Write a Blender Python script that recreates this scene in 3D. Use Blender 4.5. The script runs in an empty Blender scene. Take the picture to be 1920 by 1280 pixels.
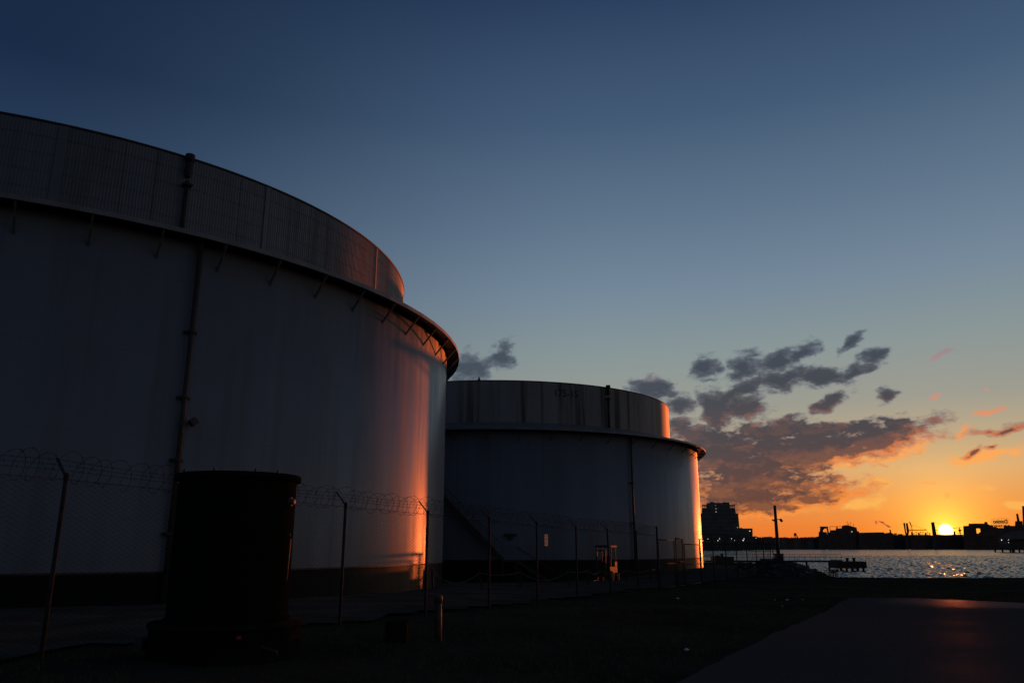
import bpy, math, random
from mathutils import Vector, Matrix
R = math.radians
random.seed(7)
S = bpy.context.scene
COL = S.collection
EYE = 1.70
F, TH = 1467.4, 0.2563
cT, sT = math.cos(TH), math.sin(TH)

# ---------------------------------------------------------------- helpers
def ray(x, y):
    u = (x-960)/F; v = (640-y)/F; d = cT - v*sT
    return u/d, (sT + v*cT)/d
def P(x, y, D):
    a, b = ray(x, y); return Vector((a*D, D, EYE + b*D))
def hit(x, y, c, r):
    a, b = ray(x, y); A = a*a+1; B = -2*(a*c[0]+c[1]); K = c[0]**2+c[1]**2-r*r
    D = (-B-math.sqrt(max(B*B-4*A*K, 0)))/2/A
    return Vector((a*D, D, EYE+b*D))
def lin(h):
    h = h.lstrip('#'); o = []
    for i in (0, 2, 4):
        c = int(h[i:i+2], 16)/255; o.append(c/12.92 if c <= .04045 else ((c+.055)/1.055)**2.4)
    return tuple(o)+(1,)

class MB:
    def __init__(s): s.v = []; s.f = []; s.sm = []
    def add(s, vs, fs, smooth=False):
        b = len(s.v); s.v += [tuple(q) for q in vs]
        for f in fs: s.f.append([b+i for i in f]); s.sm.append(smooth)
        return s
    def box(s, c, d, rz=0, M=None):
        x, y, z = d[0]/2, d[1]/2, d[2]/2
        M = M or (Matrix.Translation(c) @ Matrix.Rotation(rz, 4, 'Z'))
        vs = [M @ Vector((i, j, k)) for i in (-x, x) for j in (-y, y) for k in (-z, z)]
        return s.add(vs, [(0,1,3,2),(4,6,7,5),(0,4,5,1),(2,3,7,6),(0,2,6,4),(1,5,7,3)])
    def bar(s, a, b, w, h=None, up=(0,0,1)):
        a, b = Vector(a), Vector(b); h = h or w; d = (b-a); L = d.length; d.normalize()
        n = Vector(up)
        if abs(d.dot(n)) > .98: n = Vector((1, 0, 0))
        x = d.cross(n).normalized(); z = x.cross(d)
        M = Matrix((x, d, z)).transposed().to_4x4(); M.translation = (a+b)/2
        return s.box(None, (w, L, h), M=M)
    def tube(s, pts, r, n=8, caps=True, smooth=True, closed=False):
        pts = [Vector(p) for p in pts]; m = len(pts); vs = []; rr = r if isinstance(r, list) else [r]*m
        ref = None
        for i, p in enumerate(pts):
            if closed: t = pts[(i+1) % m]-pts[i-1]
            else: t = pts[min(i+1, m-1)]-pts[max(i-1, 0)]
            t.normalize()
            if ref is None: ref = Vector((0,0,1)) if abs(t.z) < .9 else Vector((1,0,0))
            x = t.cross(ref)
            if x.length < 1e-4: x = t.cross(Vector((0,1,0)))
            x.normalize(); y = x.cross(t); ref = -y if False else ref
            for k in range(n):
                a = 2*math.pi*k/n; vs.append(p+rr[i]*(math.cos(a)*x+math.sin(a)*y))
        fs = []
        for i in range(m if closed else m-1):
            for k in range(n):
                j = (i+1) % m
                fs.append((i*n+k, i*n+(k+1) % n, j*n+(k+1) % n, j*n+k))
        if caps and not closed:
            fs.append(tuple(range(n))[::-1]); fs.append(tuple((m-1)*n+k for k in range(n)))
        return s.add(vs, fs, smooth)
    def lathe(s, prof, c=(0,0,0), n=64, a0=0, a1=2*math.pi, smooth=True, capb=False, capt=False):
        full = abs(a1-a0-2*math.pi) < 1e-6; m = n if full else n+1; vs = []
        for (r, z) in prof:
            for k in range(m):
                a = a0+(a1-a0)*k/n; vs.append((c[0]+r*math.cos(a), c[1]+r*math.sin(a), c[2]+z))
        fs = []
        for i in range(len(prof)-1):
            for k in range(n):
                k2 = (k+1) % m; fs.append((i*m+k, i*m+k2, (i+1)*m+k2, (i+1)*m+k))
        s.add(vs, fs, smooth)
        if capb: s.add(vs[:m], [tuple(range(m))[::-1]])
        if capt: s.add(vs[-m:], [tuple(range(m))])
        return s
    def prism(s, pts, D, depth, base=None):
        """outline given as (pixel x, pixel y) at forward distance D, extruded away by depth metres"""
        q = [P(x, y, D) for x, y in pts]; n = len(q)
        mx = sum(p.x for p in q)/n/D; bk = [p+Vector((mx, 1, 0))*depth for p in q]
        return s.add(q+bk, [tuple(range(n)), tuple(range(n, 2*n))[::-1]] +
                     [(i, (i+1) % n, n+(i+1) % n, n+i) for i in range(n)])
    def blk(s, x0, x1, y0, y1, D, depth):
        """axis-aligned block whose front face spans the given sight lines"""
        ym = (y0+y1)/2; xa, xb = ray(x0, ym)[0]*D, ray(x1, ym)[0]*D; za, zb_ = P(x0, y1, D).z, P(x0, y0, D).z
        q = [Vector((xa, D, za)), Vector((xb, D, za)), Vector((xb, D, zb_)), Vector((xa, D, zb_))]; e = Vector(((xa+xb)/2/D, 1, 0))*depth
        return s.add(q+[p+e for p in q], [(0,1,2,3),(7,6,5,4)]+[(i, (i+1) % 4, 4+(i+1) % 4, 4+i) for i in range(4)])
    def build(s, name, mat, parent=None):
        me = bpy.data.meshes.new(name); me.from_pydata(s.v, [], s.f)
        me.polygons.foreach_set('use_smooth', s.sm); me.materials.append(mat); me.update()
        o = bpy.data.objects.new(name, me); COL.objects.link(o)
        if parent:
            o.parent = parent
            if parent.type == 'EMPTY' and not parent.get('_local'):
                o.matrix_parent_inverse = Matrix.Translation(-parent.location)
            elif parent.type != 'EMPTY': o.matrix_parent_inverse = Matrix()
        return o
def empty(name, loc, local=False):
    o = bpy.data.objects.new(name, None); COL.objects.link(o); o.location = loc; o.empty_display_size = .3
    if local: o['_local'] = 1
    return o
def tag(o, label=None, cat=None, group=None, kind=None):
    if label: o['label'] = label
    if cat: o['category'] = cat
    if group: o['group'] = group
    if kind: o['kind'] = kind
    return o

# ---------------------------------------------------------------- materials
class NT:
    def __init__(s, nt): s.nt = nt; nt.nodes.clear()
    def n(s, t, **k):
        o = s.nt.nodes.new(t)
        for a, b in k.items():
            if a.startswith('i_'):
                key = a[2:]; key = int(key) if key.isdigit() else key
                sock = o.inputs[key]
                if hasattr(b, 'links') : s.nt.links.new(b, sock)
                else: sock.default_value = b
            else: setattr(o, a, b)
        return o
    def m(s, op, a, b=None, c=None, clamp=False):
        o = s.nt.nodes.new('ShaderNodeMath'); o.operation = op; o.use_clamp = clamp
        for i, q in enumerate((a, b, c)):
            if q is None: continue
            if hasattr(q, 'links'): s.nt.links.new(q, o.inputs[i])
            else: o.inputs[i].default_value = q
        return o.outputs[0]
    def ramp(s, fac, stops, interp='LINEAR'):
        o = s.nt.nodes.new('ShaderNodeValToRGB'); s.nt.links.new(fac, o.inputs[0]); e = o.color_ramp.elements
        o.color_ramp.interpolation = interp
        while len(e) > 1: e.remove(e[-1])
        e[0].position = stops[0][0]; e[0].color = stops[0][1]
        for p, c in stops[1:]:
            q = e.new(p); q.color = c
        return o.outputs[0]
    def mix(s, f, a, b, mode='MIX'):
        o = s.nt.nodes.new('ShaderNodeMix'); o.data_type = 'RGBA'; o.blend_type = mode
        for i, q in ((0, f), (6, a), (7, b)):
            if hasattr(q, 'links'): s.nt.links.new(q, o.inputs[i])
            else: o.inputs[i].default_value = q
        return o.outputs[2]
    def mapr(s, v, a, b, c=0., d=1., smooth=False):
        o = s.n('ShaderNodeMapRange', interpolation_type='SMOOTHSTEP' if smooth else 'LINEAR')
        s.nt.links.new(v, o.inputs[0])
        for i, q in enumerate((a, b, c, d)): o.inputs[i+1].default_value = q
        return o.outputs[0]
    def link(s, a, b): s.nt.links.new(a, b)

def g(v): return (v, v, v, 1)
def mat(name, c1, c2=None, scale=3, rough=.6, metal=0, spec=.5, stretch=(1, 1, 1), bump=0, bscale=None, detail=5, lo=.35, hi=.65, rvar=0, emit=None, coord='Object', obj=None):
    m = bpy.data.materials.new(name); m.use_nodes = True; N = NT(m.node_tree)
    out = N.n('ShaderNodeOutputMaterial'); b = N.n('ShaderNodeBsdfPrincipled'); N.link(b.outputs[0], out.inputs[0])
    b.inputs['Metallic'].default_value = metal; b.inputs['Specular IOR Level'].default_value = spec
    tc = N.n('ShaderNodeTexCoord'); mp = N.n('ShaderNodeMapping'); N.link(tc.outputs[coord], mp.inputs[0]); mp.inputs['Scale'].default_value = stretch
    no = N.n('ShaderNodeTexNoise'); N.link(mp.outputs[0], no.inputs['Vector']); no.inputs['Scale'].default_value = scale; no.inputs['Detail'].default_value = detail
    f = N.mapr(no.outputs[0], lo, hi)
    N.link(N.mix(f, c1, c2 or tuple(q*.6 for q in c1[:3])+(1,)), b.inputs['Base Color'])
    N.link(N.mapr(no.outputs[0], .3, .7, max(0, rough-rvar), min(1, rough+rvar)), b.inputs['Roughness'])
    if bump:
        n2 = N.n('ShaderNodeTexNoise'); N.link(mp.outputs[0], n2.inputs['Vector']); n2.inputs['Scale'].default_value = bscale or scale*6; n2.inputs['Detail'].default_value = 4
        bp = N.n('ShaderNodeBump'); bp.inputs['Strength'].default_value = 1; bp.inputs['Distance'].default_value = bump
        N.link(n2.outputs[0], bp.inputs['Height']); N.link(bp.outputs[0], b.inputs['Normal'])
    if emit: b.inputs['Emission Color'].default_value = emit[0]; b.inputs['Emission Strength'].default_value = emit[1]
    return m

def tank_mat(name, base, streak, rough, stain=0.0, spec=.5, metal=0, plate=(2.4, 0)):
    """cylindrical paint: vertical run-down streaks, faint plate patches, very slight wobble. Object origin is the tank axis."""
    m = bpy.data.materials.new(name); m.use_nodes = True; N = NT(m.node_tree)
    out = N.n('ShaderNodeOutputMaterial'); b = N.n('ShaderNodeBsdfPrincipled'); N.link(b.outputs[0], out.inputs[0])
    tc = N.n('ShaderNodeTexCoord')
    def noise(st, sc, det=5):
        mp = N.n('ShaderNodeMapping'); N.link(tc.outputs['Object'], mp.inputs[0]); mp.inputs['Scale'].default_value = st
        q = N.n('ShaderNodeTexNoise'); N.link(mp.outputs[0], q.inputs['Vector']); q.inputs['Scale'].default_value = sc; q.inputs['Detail'].default_value = det
        return q.outputs[0]
    s1 = noise((1, 1, .05), .55); s2 = noise((1, 1, .04), 2.6, 6); s3 = noise((1, 1, 1), .35, 3)
    f = N.m('ADD', N.m('MULTIPLY', N.mapr(s1, .42, .68), .6), N.m('MULTIPLY', N.mapr(s2, .5, .75), .5), clamp=True)
    f = N.m('MULTIPLY', f, N.mapr(s3, .3, .6, .35, 1))
    col = N.mix(f, base, streak)
    if stain:
        st = noise((1, 1, .03), 1.6, 4)
        col = N.mix(N.m('MULTIPLY', N.mapr(st, .52, .66), stain), col, lin('3a2c14'))
    sz = N.n('ShaderNodeSeparateXYZ'); N.link(tc.outputs['Object'], sz.inputs[0])
    fr = N.m('ABSOLUTE', N.m('SUBTRACT', N.m('FRACT', N.m('DIVIDE', sz.outputs[2], 2.42)), .5))
    seam = N.mapr(fr, .488, .497, 0, .3)
    col = N.mix(seam, col, streak)
    dents = noise((1, 1, .5), 5, 4)
    N.link(col, b.inputs['Base Color'])
    N.link(N.m('ADD', N.m('MULTIPLY', N.m('SUBTRACT', dents, .5), .12), N.mapr(s2, .3, .7, rough-.08, rough+.10)), b.inputs['Roughness'])
    b.inputs['Specular IOR Level'].default_value = spec; b.inputs['Metallic'].default_value = metal
    tg = N.n('ShaderNodeTangent', direction_type='RADIAL', axis='Z'); N.link(tg.outputs[0], b.inputs['Tangent'])
    b.inputs['Anisotropic'].default_value = .8; b.inputs['Anisotropic Rotation'].default_value = .25
    bp = N.n('ShaderNodeBump'); bp.inputs['Distance'].default_value = .012; bp.inputs['Strength'].default_value = 1
    N.link(noise((1, 1, .25), .8, 2), bp.inputs['Height']); N.link(bp.outputs[0], b.inputs['Normal'])
    return m

M = {}
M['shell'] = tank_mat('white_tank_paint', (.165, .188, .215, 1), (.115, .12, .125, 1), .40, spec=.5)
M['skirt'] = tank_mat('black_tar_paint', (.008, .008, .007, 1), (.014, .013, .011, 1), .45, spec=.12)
M['corr'] = tank_mat('galvanised_sheet', (.165, .182, .20, 1), (.09, .095, .10, 1), .50, metal=.2, spec=.3)
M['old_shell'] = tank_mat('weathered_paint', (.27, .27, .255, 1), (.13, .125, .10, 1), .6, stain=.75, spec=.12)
M['lip'] = mat('rim_shield_paint', (.19, .195, .195, 1), (.13, .13, .13, 1), scale=1.2, rough=.5)
M['bracket'] = mat('bracket_steel', (.12, .12, .12, 1), (.08, .08, .078, 1), scale=4, rough=.8, spec=.15)
M['darksteel'] = mat('dark_steel', (.03, .028, .026, 1), (.06, .045, .035, 1), scale=6, rough=.6, bump=.002)
M['galv'] = mat('galvanised_post', (.05, .05, .05, 1), (.03, .027, .024, 1), scale=9, rough=.75, metal=.0, spec=.12)
M['wire'] = mat('chain_link_wire', (.03, .03, .03, 1), (.02, .018, .016, 1), scale=14, rough=.85, metal=0, spec=.15)
M['black'] = mat('black_marking_paint', (.012, .012, .012, 1), (.02, .02, .02, 1), scale=8, rough=.7)
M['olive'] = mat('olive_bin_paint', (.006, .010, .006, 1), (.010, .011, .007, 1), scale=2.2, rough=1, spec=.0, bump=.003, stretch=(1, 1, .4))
M['concrete'] = mat('weathered_concrete', (.025, .024, .022, 1), (.014, .013, .012, 1), scale=5, rough=1, spec=.0, bump=.006)
M['rust'] = mat('rusty_bollard_paint', (.10, .05, .022, 1), (.03, .016, .01, 1), scale=7, rough=.6, bump=.004)
M['wood'] = mat('creosoted_timber', (.05, .035, .025, 1), (.025, .018, .014, 1), scale=3, stretch=(4, 4, .5), rough=.8, bump=.004)
M['rope'] = mat('weathered_rope', (.16, .14, .11, 1), (.09, .08, .06, 1), scale=25, rough=.9)
M['white'] = mat('white_enamel', (.42, .42, .41, 1), (.32, .31, .29, 1), scale=8, rough=.45)
M['litter'] = mat('crumpled_white_plastic', (.8, .8, .8, 1), (.6, .6, .6, 1), scale=20, rough=.35)
M['rubber'] = mat('tyre_rubber', (.02, .02, .02, 1), (.03, .03, .03, 1), scale=12, rough=.8)
M['machine'] = mat('machine_paint', (.05, .03, .016, 1), (.03, .022, .016, 1), scale=5, rough=.5, spec=.3)
M['chrome'] = mat('bright_metal', (.7, .66, .6, 1), (.5, .45, .4, 1), scale=8, rough=.22, metal=1)
M['glass'] = mat('dark_glass', (.02, .022, .025, 1), (.015, .015, .018, 1), scale=3, rough=.08)
M['rock'] = mat('riprap_rock', (.07, .065, .06, 1), (.03, .028, .026, 1), scale=2.5, rough=.9, bump=.05)
M['farbrick'] = mat('far_brick', (.16, .08, .055, 1), (.09, .05, .04, 1), scale=.15, rough=.85)
M['farconc'] = mat('far_concrete', (.15, .145, .135, 1), (.09, .088, .08, 1), scale=.12, rough=.85)
M['farsteel'] = mat('far_steel', (.06, .06, .062, 1), (.04, .038, .036, 1), scale=.3, rough=.6)
M['farroof'] = mat('far_pale_roof', (.12, .12, .125, 1), (.09, .09, .09, 1), scale=.3, rough=.6)
M['farwin'] = mat('far_window_glass', (.03, .035, .04, 1), (.02, .02, .025, 1), scale=.5, rough=.15)
M['lit'] = mat('lit_lamp', (.9, .9, .85, 1), rough=.5, emit=((1, .9, .72, 1), 2.2))
M['litwarm'] = mat('lit_window', (.9, .8, .6, 1), rough=.5, emit=((1, .85, .62, 1), 1.0))
M['red'] = mat('red_reflector', (.5, .05, .02, 1), (.3, .03, .02, 1), scale=40, rough=.15)

# ---------------------------------------------------------------- terrain
CTRL = []
LINE = lambda D: .506*D-12.07
FD = [8.4, 11.29, 14.1, 16.9, 19.75, 22.6, 25.4, 28.3, 31.3, 34.3, 37.0, 39.6, 41.05, 44.1, 46.8, 49.8, 52.7, 55.8, 58.9, 61.7, 64.5]
FZ = [-1.44, -1.46, -1.53, -1.57, -1.61, -1.66, -1.71, -1.78, -1.79, -1.80, -1.87, -1.92, -1.93, -1.95, -1.98, -2.03, -2.06, -2.07, -2.08, -2.10, -2.12]
for D, z in zip(FD, FZ): CTRL.append((LINE(D), D, z))
T1 = (-22.913, 38.17, 19.569); K2 = 1.497
T2 = (-1.0693*K2, 53.5575*K2, 13.3056*K2)
CTRL += [(-12.6, 21.5, -1.58), (-10, 23.4, -1.62), (-7, 26.8, -1.64), (-5.8, 28.7, -1.68), (-4.1, 32.9, -1.75), (-3.4, 39.8, -1.95),
         (-4.6, 59.4, -2.72), (-1.5, 59.2, -2.68), (2, 59.5, -2.62), (7.5, 61.4, -2.38), (11.8, 64.5, -2.16), (16.1, 70.4, -1.85), (18, 78, -1.85),
         (2, 10, -1.70), (12, 28, -1.70), (16, 25, -1.70), (6, 5, -1.70), (-3, 3, -1.68), (0, -6, -1.68), (20, 10, -1.7), (23, 55, -2.0), (35, 55, -2.0), (60, 50, -2.0), (22, 42, -1.85), (40, 30, -1.8),
         (28, 95, -2.1), (-30, 5, -1.45)]
def gz(x, y):
    sw = s = 0
    for a, b, z in CTRL:
        w = 1/((x-a)**2+(y-b)**2+2.0)**1.6; sw += w; s += w*z
    return EYE+s/sw
# shoreline, clockwise seen from above (land on the camera side)
SHORE = [(140, 30), (90, 50), (60, 54.2), (34.5, 55.4), (28, 55.6), (23.2, 56.2), (22.8, 60), (23.6, 67), (24.8, 75), (27.2, 88), (30, 100), (33, 111), (20, 114), (-20, 114), (-80, 112)]
def shore_sd(x, y):
    """signed distance to the shoreline, positive on land"""
    best = 1e9; sgn = 1
    for (ax, ay), (bx, by) in zip(SHORE[:-1], SHORE[1:]):
        dx, dy = bx-ax, by-ay; L2 = dx*dx+dy*dy
        t = max(0, min(1, ((x-ax)*dx+(y-ay)*dy)/L2)); qx, qy = ax+t*dx-x, ay+t*dy-y
        d = math.hypot(qx, qy)
        if d < best-1e-9: best = d; sgn = 1 if (dx*(y-ay)-dy*(x-ax)) > 0 else -1
    return best*sgn
WATER = EYE-3.3

def build_ground():
    xs = []; x = -75.
    while x < 140: xs.append(x); x += .6 if -14 < x < 36 else 2.5
    ys = []; y = -14.
    while y < 122: ys.append(y); y += .45 if y < 62 else .9
    vs = []; rnd = random.Random(3)
    for y in ys:
        for x in xs:
            sd = shore_sd(x, y); z = gz(x, y)
            if sd < .35:
                k = max(0, min(1, (.35-sd)/1.2)); z = z*(1-k)+(WATER-1.4)*k
            else: z += (rnd.random()-.5)*.035 if not on_road(x, y, .8) else 0
            vs.append((x, y, z))
    n = len(xs); fs = [(j*n+i, j*n+i+1, (j+1)*n+i+1, (j+1)*n+i) for j in range(len(ys)-1) for i in range(n-1)]
    return MB().add(vs, fs, True)

ROAD = [(-7.5, -12), (-4.0, 0.5), (-1.2, 5), (2.13, 10.88), (4.81, 15.64), (8.3, 22.0), (10.7, 26.6), (11.5, 28.0), (12.4, 28.3), (13.6, 28.0), (16.2, 24.9), (21, 22.5), (30, 19), (45, 14), (45, -12)]
def on_road(x, y, pad=0):
    inside = False; n = len(ROAD); dm = 1e9
    for i in range(n):
        (x0, y0), (x1, y1) = ROAD[i], ROAD[(i+1) % n]
        if (y0 > y) != (y1 > y) and x < (x1-x0)*(y-y0)/(y1-y0)+x0: inside = not inside
        if pad:
            dx, dy = x1-x0, y1-y0; t = max(0, min(1, ((x-x0)*dx+(y-y0)*dy)/(dx*dx+dy*dy))); dm = min(dm, math.hypot(x0+t*dx-x, y0+t*dy-y))
    return inside or (pad and dm < pad)

M['earth'] = mat('dark_turf_and_gravel', (.032, .031, .018, 1), (.06, .054, .038, 1), scale=.35, rough=1, spec=.0, bump=.05, bscale=3, detail=9)
tag(build_ground().build('ground', M['earth']), kind='structure')
def asphalt_mat():
    m = bpy.data.materials.new('damp_asphalt'); m.use_nodes = True; N = NT(m.node_tree)
    out = N.n('ShaderNodeOutputMaterial'); b = N.n('ShaderNodeBsdfDiffuse'); gl = N.n('ShaderNodeBsdfGlossy'); gl.inputs['Color'].default_value = (1, 1, 1, 1)
    mx = N.n('ShaderNodeMixShader'); N.link(b.outputs[0], mx.inputs[1]); N.link(gl.outputs[0], mx.inputs[2]); N.link(mx.outputs[0], out.inputs[0])
    tc = N.n('ShaderNodeTexCoord')
    def noise(sc, st=(1, 1, 1), det=5):
        mp = N.n('ShaderNodeMapping'); N.link(tc.outputs['Object'], mp.inputs[0]); mp.inputs['Scale'].default_value = st
        q = N.n('ShaderNodeTexNoise'); N.link(mp.outputs[0], q.inputs['Vector']); q.inputs['Scale'].default_value = sc; q.inputs['Detail'].default_value = det
        return q.outputs[0]
    big = noise(.35, det=6); fine = noise(60, det=3)
    N.link(N.mix(N.mapr(fine, .35, .65), (.058, .055, .048, 1), (.125, .118, .104, 1)), b.inputs['Color'])
    N.link(N.mapr(big, .35, .65, .44, .52), gl.inputs['Roughness'])
    sp_ = N.n('ShaderNodeVectorMath', operation='DISTANCE'); mq = N.n('ShaderNodeMapping'); mq.inputs['Scale'].default_value = (1, 1.25, 0); N.link(tc.outputs['Object'], mq.inputs[0]); N.link(mq.outputs[0], sp_.inputs[0]); sp_.inputs[1].default_value = (15.2, 25.6*1.25, 0)
    wet = N.mapr(N.m('ADD', sp_.outputs['Value'], N.m('MULTIPLY', N.m('SUBTRACT', noise(1.1), .5), 3.5)), 4.4, 1.2, 0, 1, True)
    N.link(N.m('ADD', N.mapr(big, .35, .65, .0022, .0012), N.m('MULTIPLY', wet, .045)), mx.inputs[0])
    bp = N.n('ShaderNodeBump'); bp.inputs['Distance'].default_value = .006
    N.link(N.m('ADD', N.m('MULTIPLY', noise(5.5), .7), fine), bp.inputs['Height']); N.link(bp.outputs[0], b.inputs['Normal']); N.link(bp.outputs[0], gl.inputs['Normal'])
    return m
M['asphalt'] = asphalt_mat()
def build_road():
    # strip fan between left edge and right edge rows so that the sheet follows the ground
    mb = MB(); ys = [-12+.5*i for i in range(int(40.3/.5)+1)]
    rows = []
    for y in ys:
        xs = []
        for i in range(len(ROAD)):
            (x0, y0), (x1, y1) = ROAD[i], ROAD[(i+1) % len(ROAD)]
            if (y0 > y) != (y1 > y): xs.append(x0+(x1-x0)*(y-y0)/(y1-y0))
        if len(xs) >= 2:
            a, b = min(xs), max(xs); rr = random.Random(int(y*10)); a += (rr.random()-.5)*.12
            rows.append([(a+(b-a)*k/40, y, gz(a+(b-a)*k/40, y)+.03) for k in range(41)])
    vs = [p for r in rows for p in r]; fs = [(j*41+i, j*41+i+1, (j+1)*41+i+1, (j+1)*41+i) for j in range(len(rows)-1) for i in range(40)]
    return mb.add(vs, fs, True)
tag(build_road().build('asphalt_road', M['asphalt']), kind='structure')

M['gravel'] = mat('pale_yard_gravel', (.12, .108, .088, 1), (.07, .062, .05, 1), scale=.6, rough=1, spec=0, bump=.03, bscale=12, detail=10)
def yard():
    mb = MB(); st = .6; idx = {}; vs = []; fs = []
    def vid(i, j):
        if (i, j) not in idx: idx[(i, j)] = len(vs); x, y = -45+i*st, 4+j*st; vs.append((x, y, gz(x, y)+.05))
        return idx[(i, j)]
    for i in range(120):
        for j in range(150):
            x, y = -45+(i+.5)*st, 4+(j+.5)*st
            if x > LINE(y)-.5-.5*math.sin(y*1.3)*math.sin(y*.37+1) or shore_sd(x, y) < 3: continue
            if math.hypot(x-T1[0], y-T1[1]) < T1[2]-1 or math.hypot(x-T2[0], y-T2[1]) < T2[2]-1: continue
            fs.append((vid(i, j), vid(i+1, j), vid(i+1, j+1), vid(i, j+1)))
    return mb.add(vs, fs, True)
tag(yard().build('gravel_yard', M['gravel']), kind='structure')

# water
def water_mat():
    m = bpy.data.materials.new('harbour_water'); m.use_nodes = True; N = NT(m.node_tree)
    out = N.n('ShaderNodeOutputMaterial'); b = N.n('ShaderNodeBsdfPrincipled'); N.link(b.outputs[0], out.inputs[0])
    b.inputs['Base Color'].default_value = (.008, .010, .011, 1); b.inputs['Roughness'].default_value = .2; b.inputs['IOR'].default_value = 1.33
    tc = N.n('ShaderNodeTexCoord')
    def noise(sc, st, det=4, rot=0.):
        mp = N.n('ShaderNodeMapping'); N.link(tc.outputs['Object'], mp.inputs[0]); mp.inputs['Scale'].default_value = st; mp.inputs['Rotation'].default_value = (0, 0, rot)
        q = N.n('ShaderNodeTexNoise'); N.link(mp.outputs[0], q.inputs['Vector']); q.inputs['Scale'].default_value = sc; q.inputs['Detail'].default_value = det
        return q.outputs[0]
    h = N.m('ADD', N.m('MULTIPLY', noise(.55, (.55, 1, 1), 5, .3), 1.0), N.m('MULTIPLY', noise(.12, (.5, 1, 1), 3, -.2), 1.6))
    bp = N.n('ShaderNodeBump'); bp.inputs['Distance'].default_value = .55; bp.inputs['Strength'].default_value = 1
    N.link(h, bp.inputs['Height']); N.link(bp.outputs[0], b.inputs['Normal'])
    return m
M['water'] = water_mat()
def water_mesh():
    rnd = random.Random(17); waves = []
    for i in range(30):
        lam = .8*1.09**(i*.6)*rnd.uniform(.9, 1.1); a = rnd.gauss(math.radians(-62), .55); k = 2*math.pi/lam
        waves.append((k*math.sin(a), k*math.cos(a), .0155*lam**.85, rnd.uniform(0, 6.28)))
    D = 46.; rows = []; NX = 420
    while D < 330:
        rows.append(D); D *= 1.0042
    vs = []
    for j, D in enumerate(rows):
        e = min(1, (len(rows)-1-j)/20, j/6)
        for i in range(NX+1):
            x = D*(.26+.50*i/NX); e2 = e*min(1, i/6, (NX-i)/6)
            vs.append((x, D, WATER+.01+e2*sum(am*math.sin(kx*x+ky*D+ph) for kx, ky, am, ph in waves)))
    m = NX+1
    return MB().add(vs, [(j*m+i, j*m+i+1, (j+1)*m+i+1, (j+1)*m+i) for j in range(len(rows)-1) for i in range(NX)], True)
wm = water_mesh(); wm.add([(-2200, 45, WATER-.35), (2600, 45, WATER-.35), (2600, 331, WATER-.35), (-2200, 331, WATER-.35)], [(0, 1, 2, 3)]); wm.add([(-2200, 328, WATER), (2600, 328, WATER), (2600, 1300, WATER), (-2200, 1300, WATER)], [(0, 1, 2, 3)])
tag(wm.build('water', M['water']), kind='structure')
tag(MB().box((200, 2150, WATER-1.5), (5200, 2060, 5)).build('far_shore', M['earth']), kind='structure')   # low quay 1 m over the water

# ---------------------------------------------------------------- grass tufts (uncountable)
def grass():
    mb = MB(); rnd = random.Random(11); n = 0
    while n < 5200:
        D = 5+rnd.random()**1.5*38; x = rnd.uniform(-.62, .72)*D
        if on_road(x, D, .15) or x < LINE(D)-3 or shore_sd(x, D) < .8: continue
        if math.sin(x*.9+math.sin(D*.7)*2)+math.sin(D*.55+x*.3) < rnd.uniform(-1.6, 1.2): continue
        n += 1; z = gz(x, D)
        for k in range(5):
            a = rnd.uniform(0, 6.28); h = rnd.uniform(.03, .10); w = .006; lx, ly = math.cos(a)*h*.7, math.sin(a)*h*.7
            bx, by = x+rnd.uniform(-.07, .07), D+rnd.uniform(-.07, .07)
            mb.add([(bx-w, by, z-.01), (bx+w, by, z-.01), (bx+lx, by+ly, z+h)], [(0, 1, 2)])
    return mb
M['grass'] = mat('dry_grass', (.08, .08, .032, 1), (.13, .11, .055, 1), scale=1.5, rough=.9, spec=.1)
tag(grass().build('grass', M['grass']), label='short rough grass growing between the fence and the asphalt', kind='stuff')

# ---------------------------------------------------------------- storage tanks
def ang(p, c): return math.atan2(p.y-c[1], p.x-c[0])
def cyl(c, r, a, z): return Vector((c[0]+r*math.cos(a), c[1]+r*math.sin(a), z))

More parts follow.
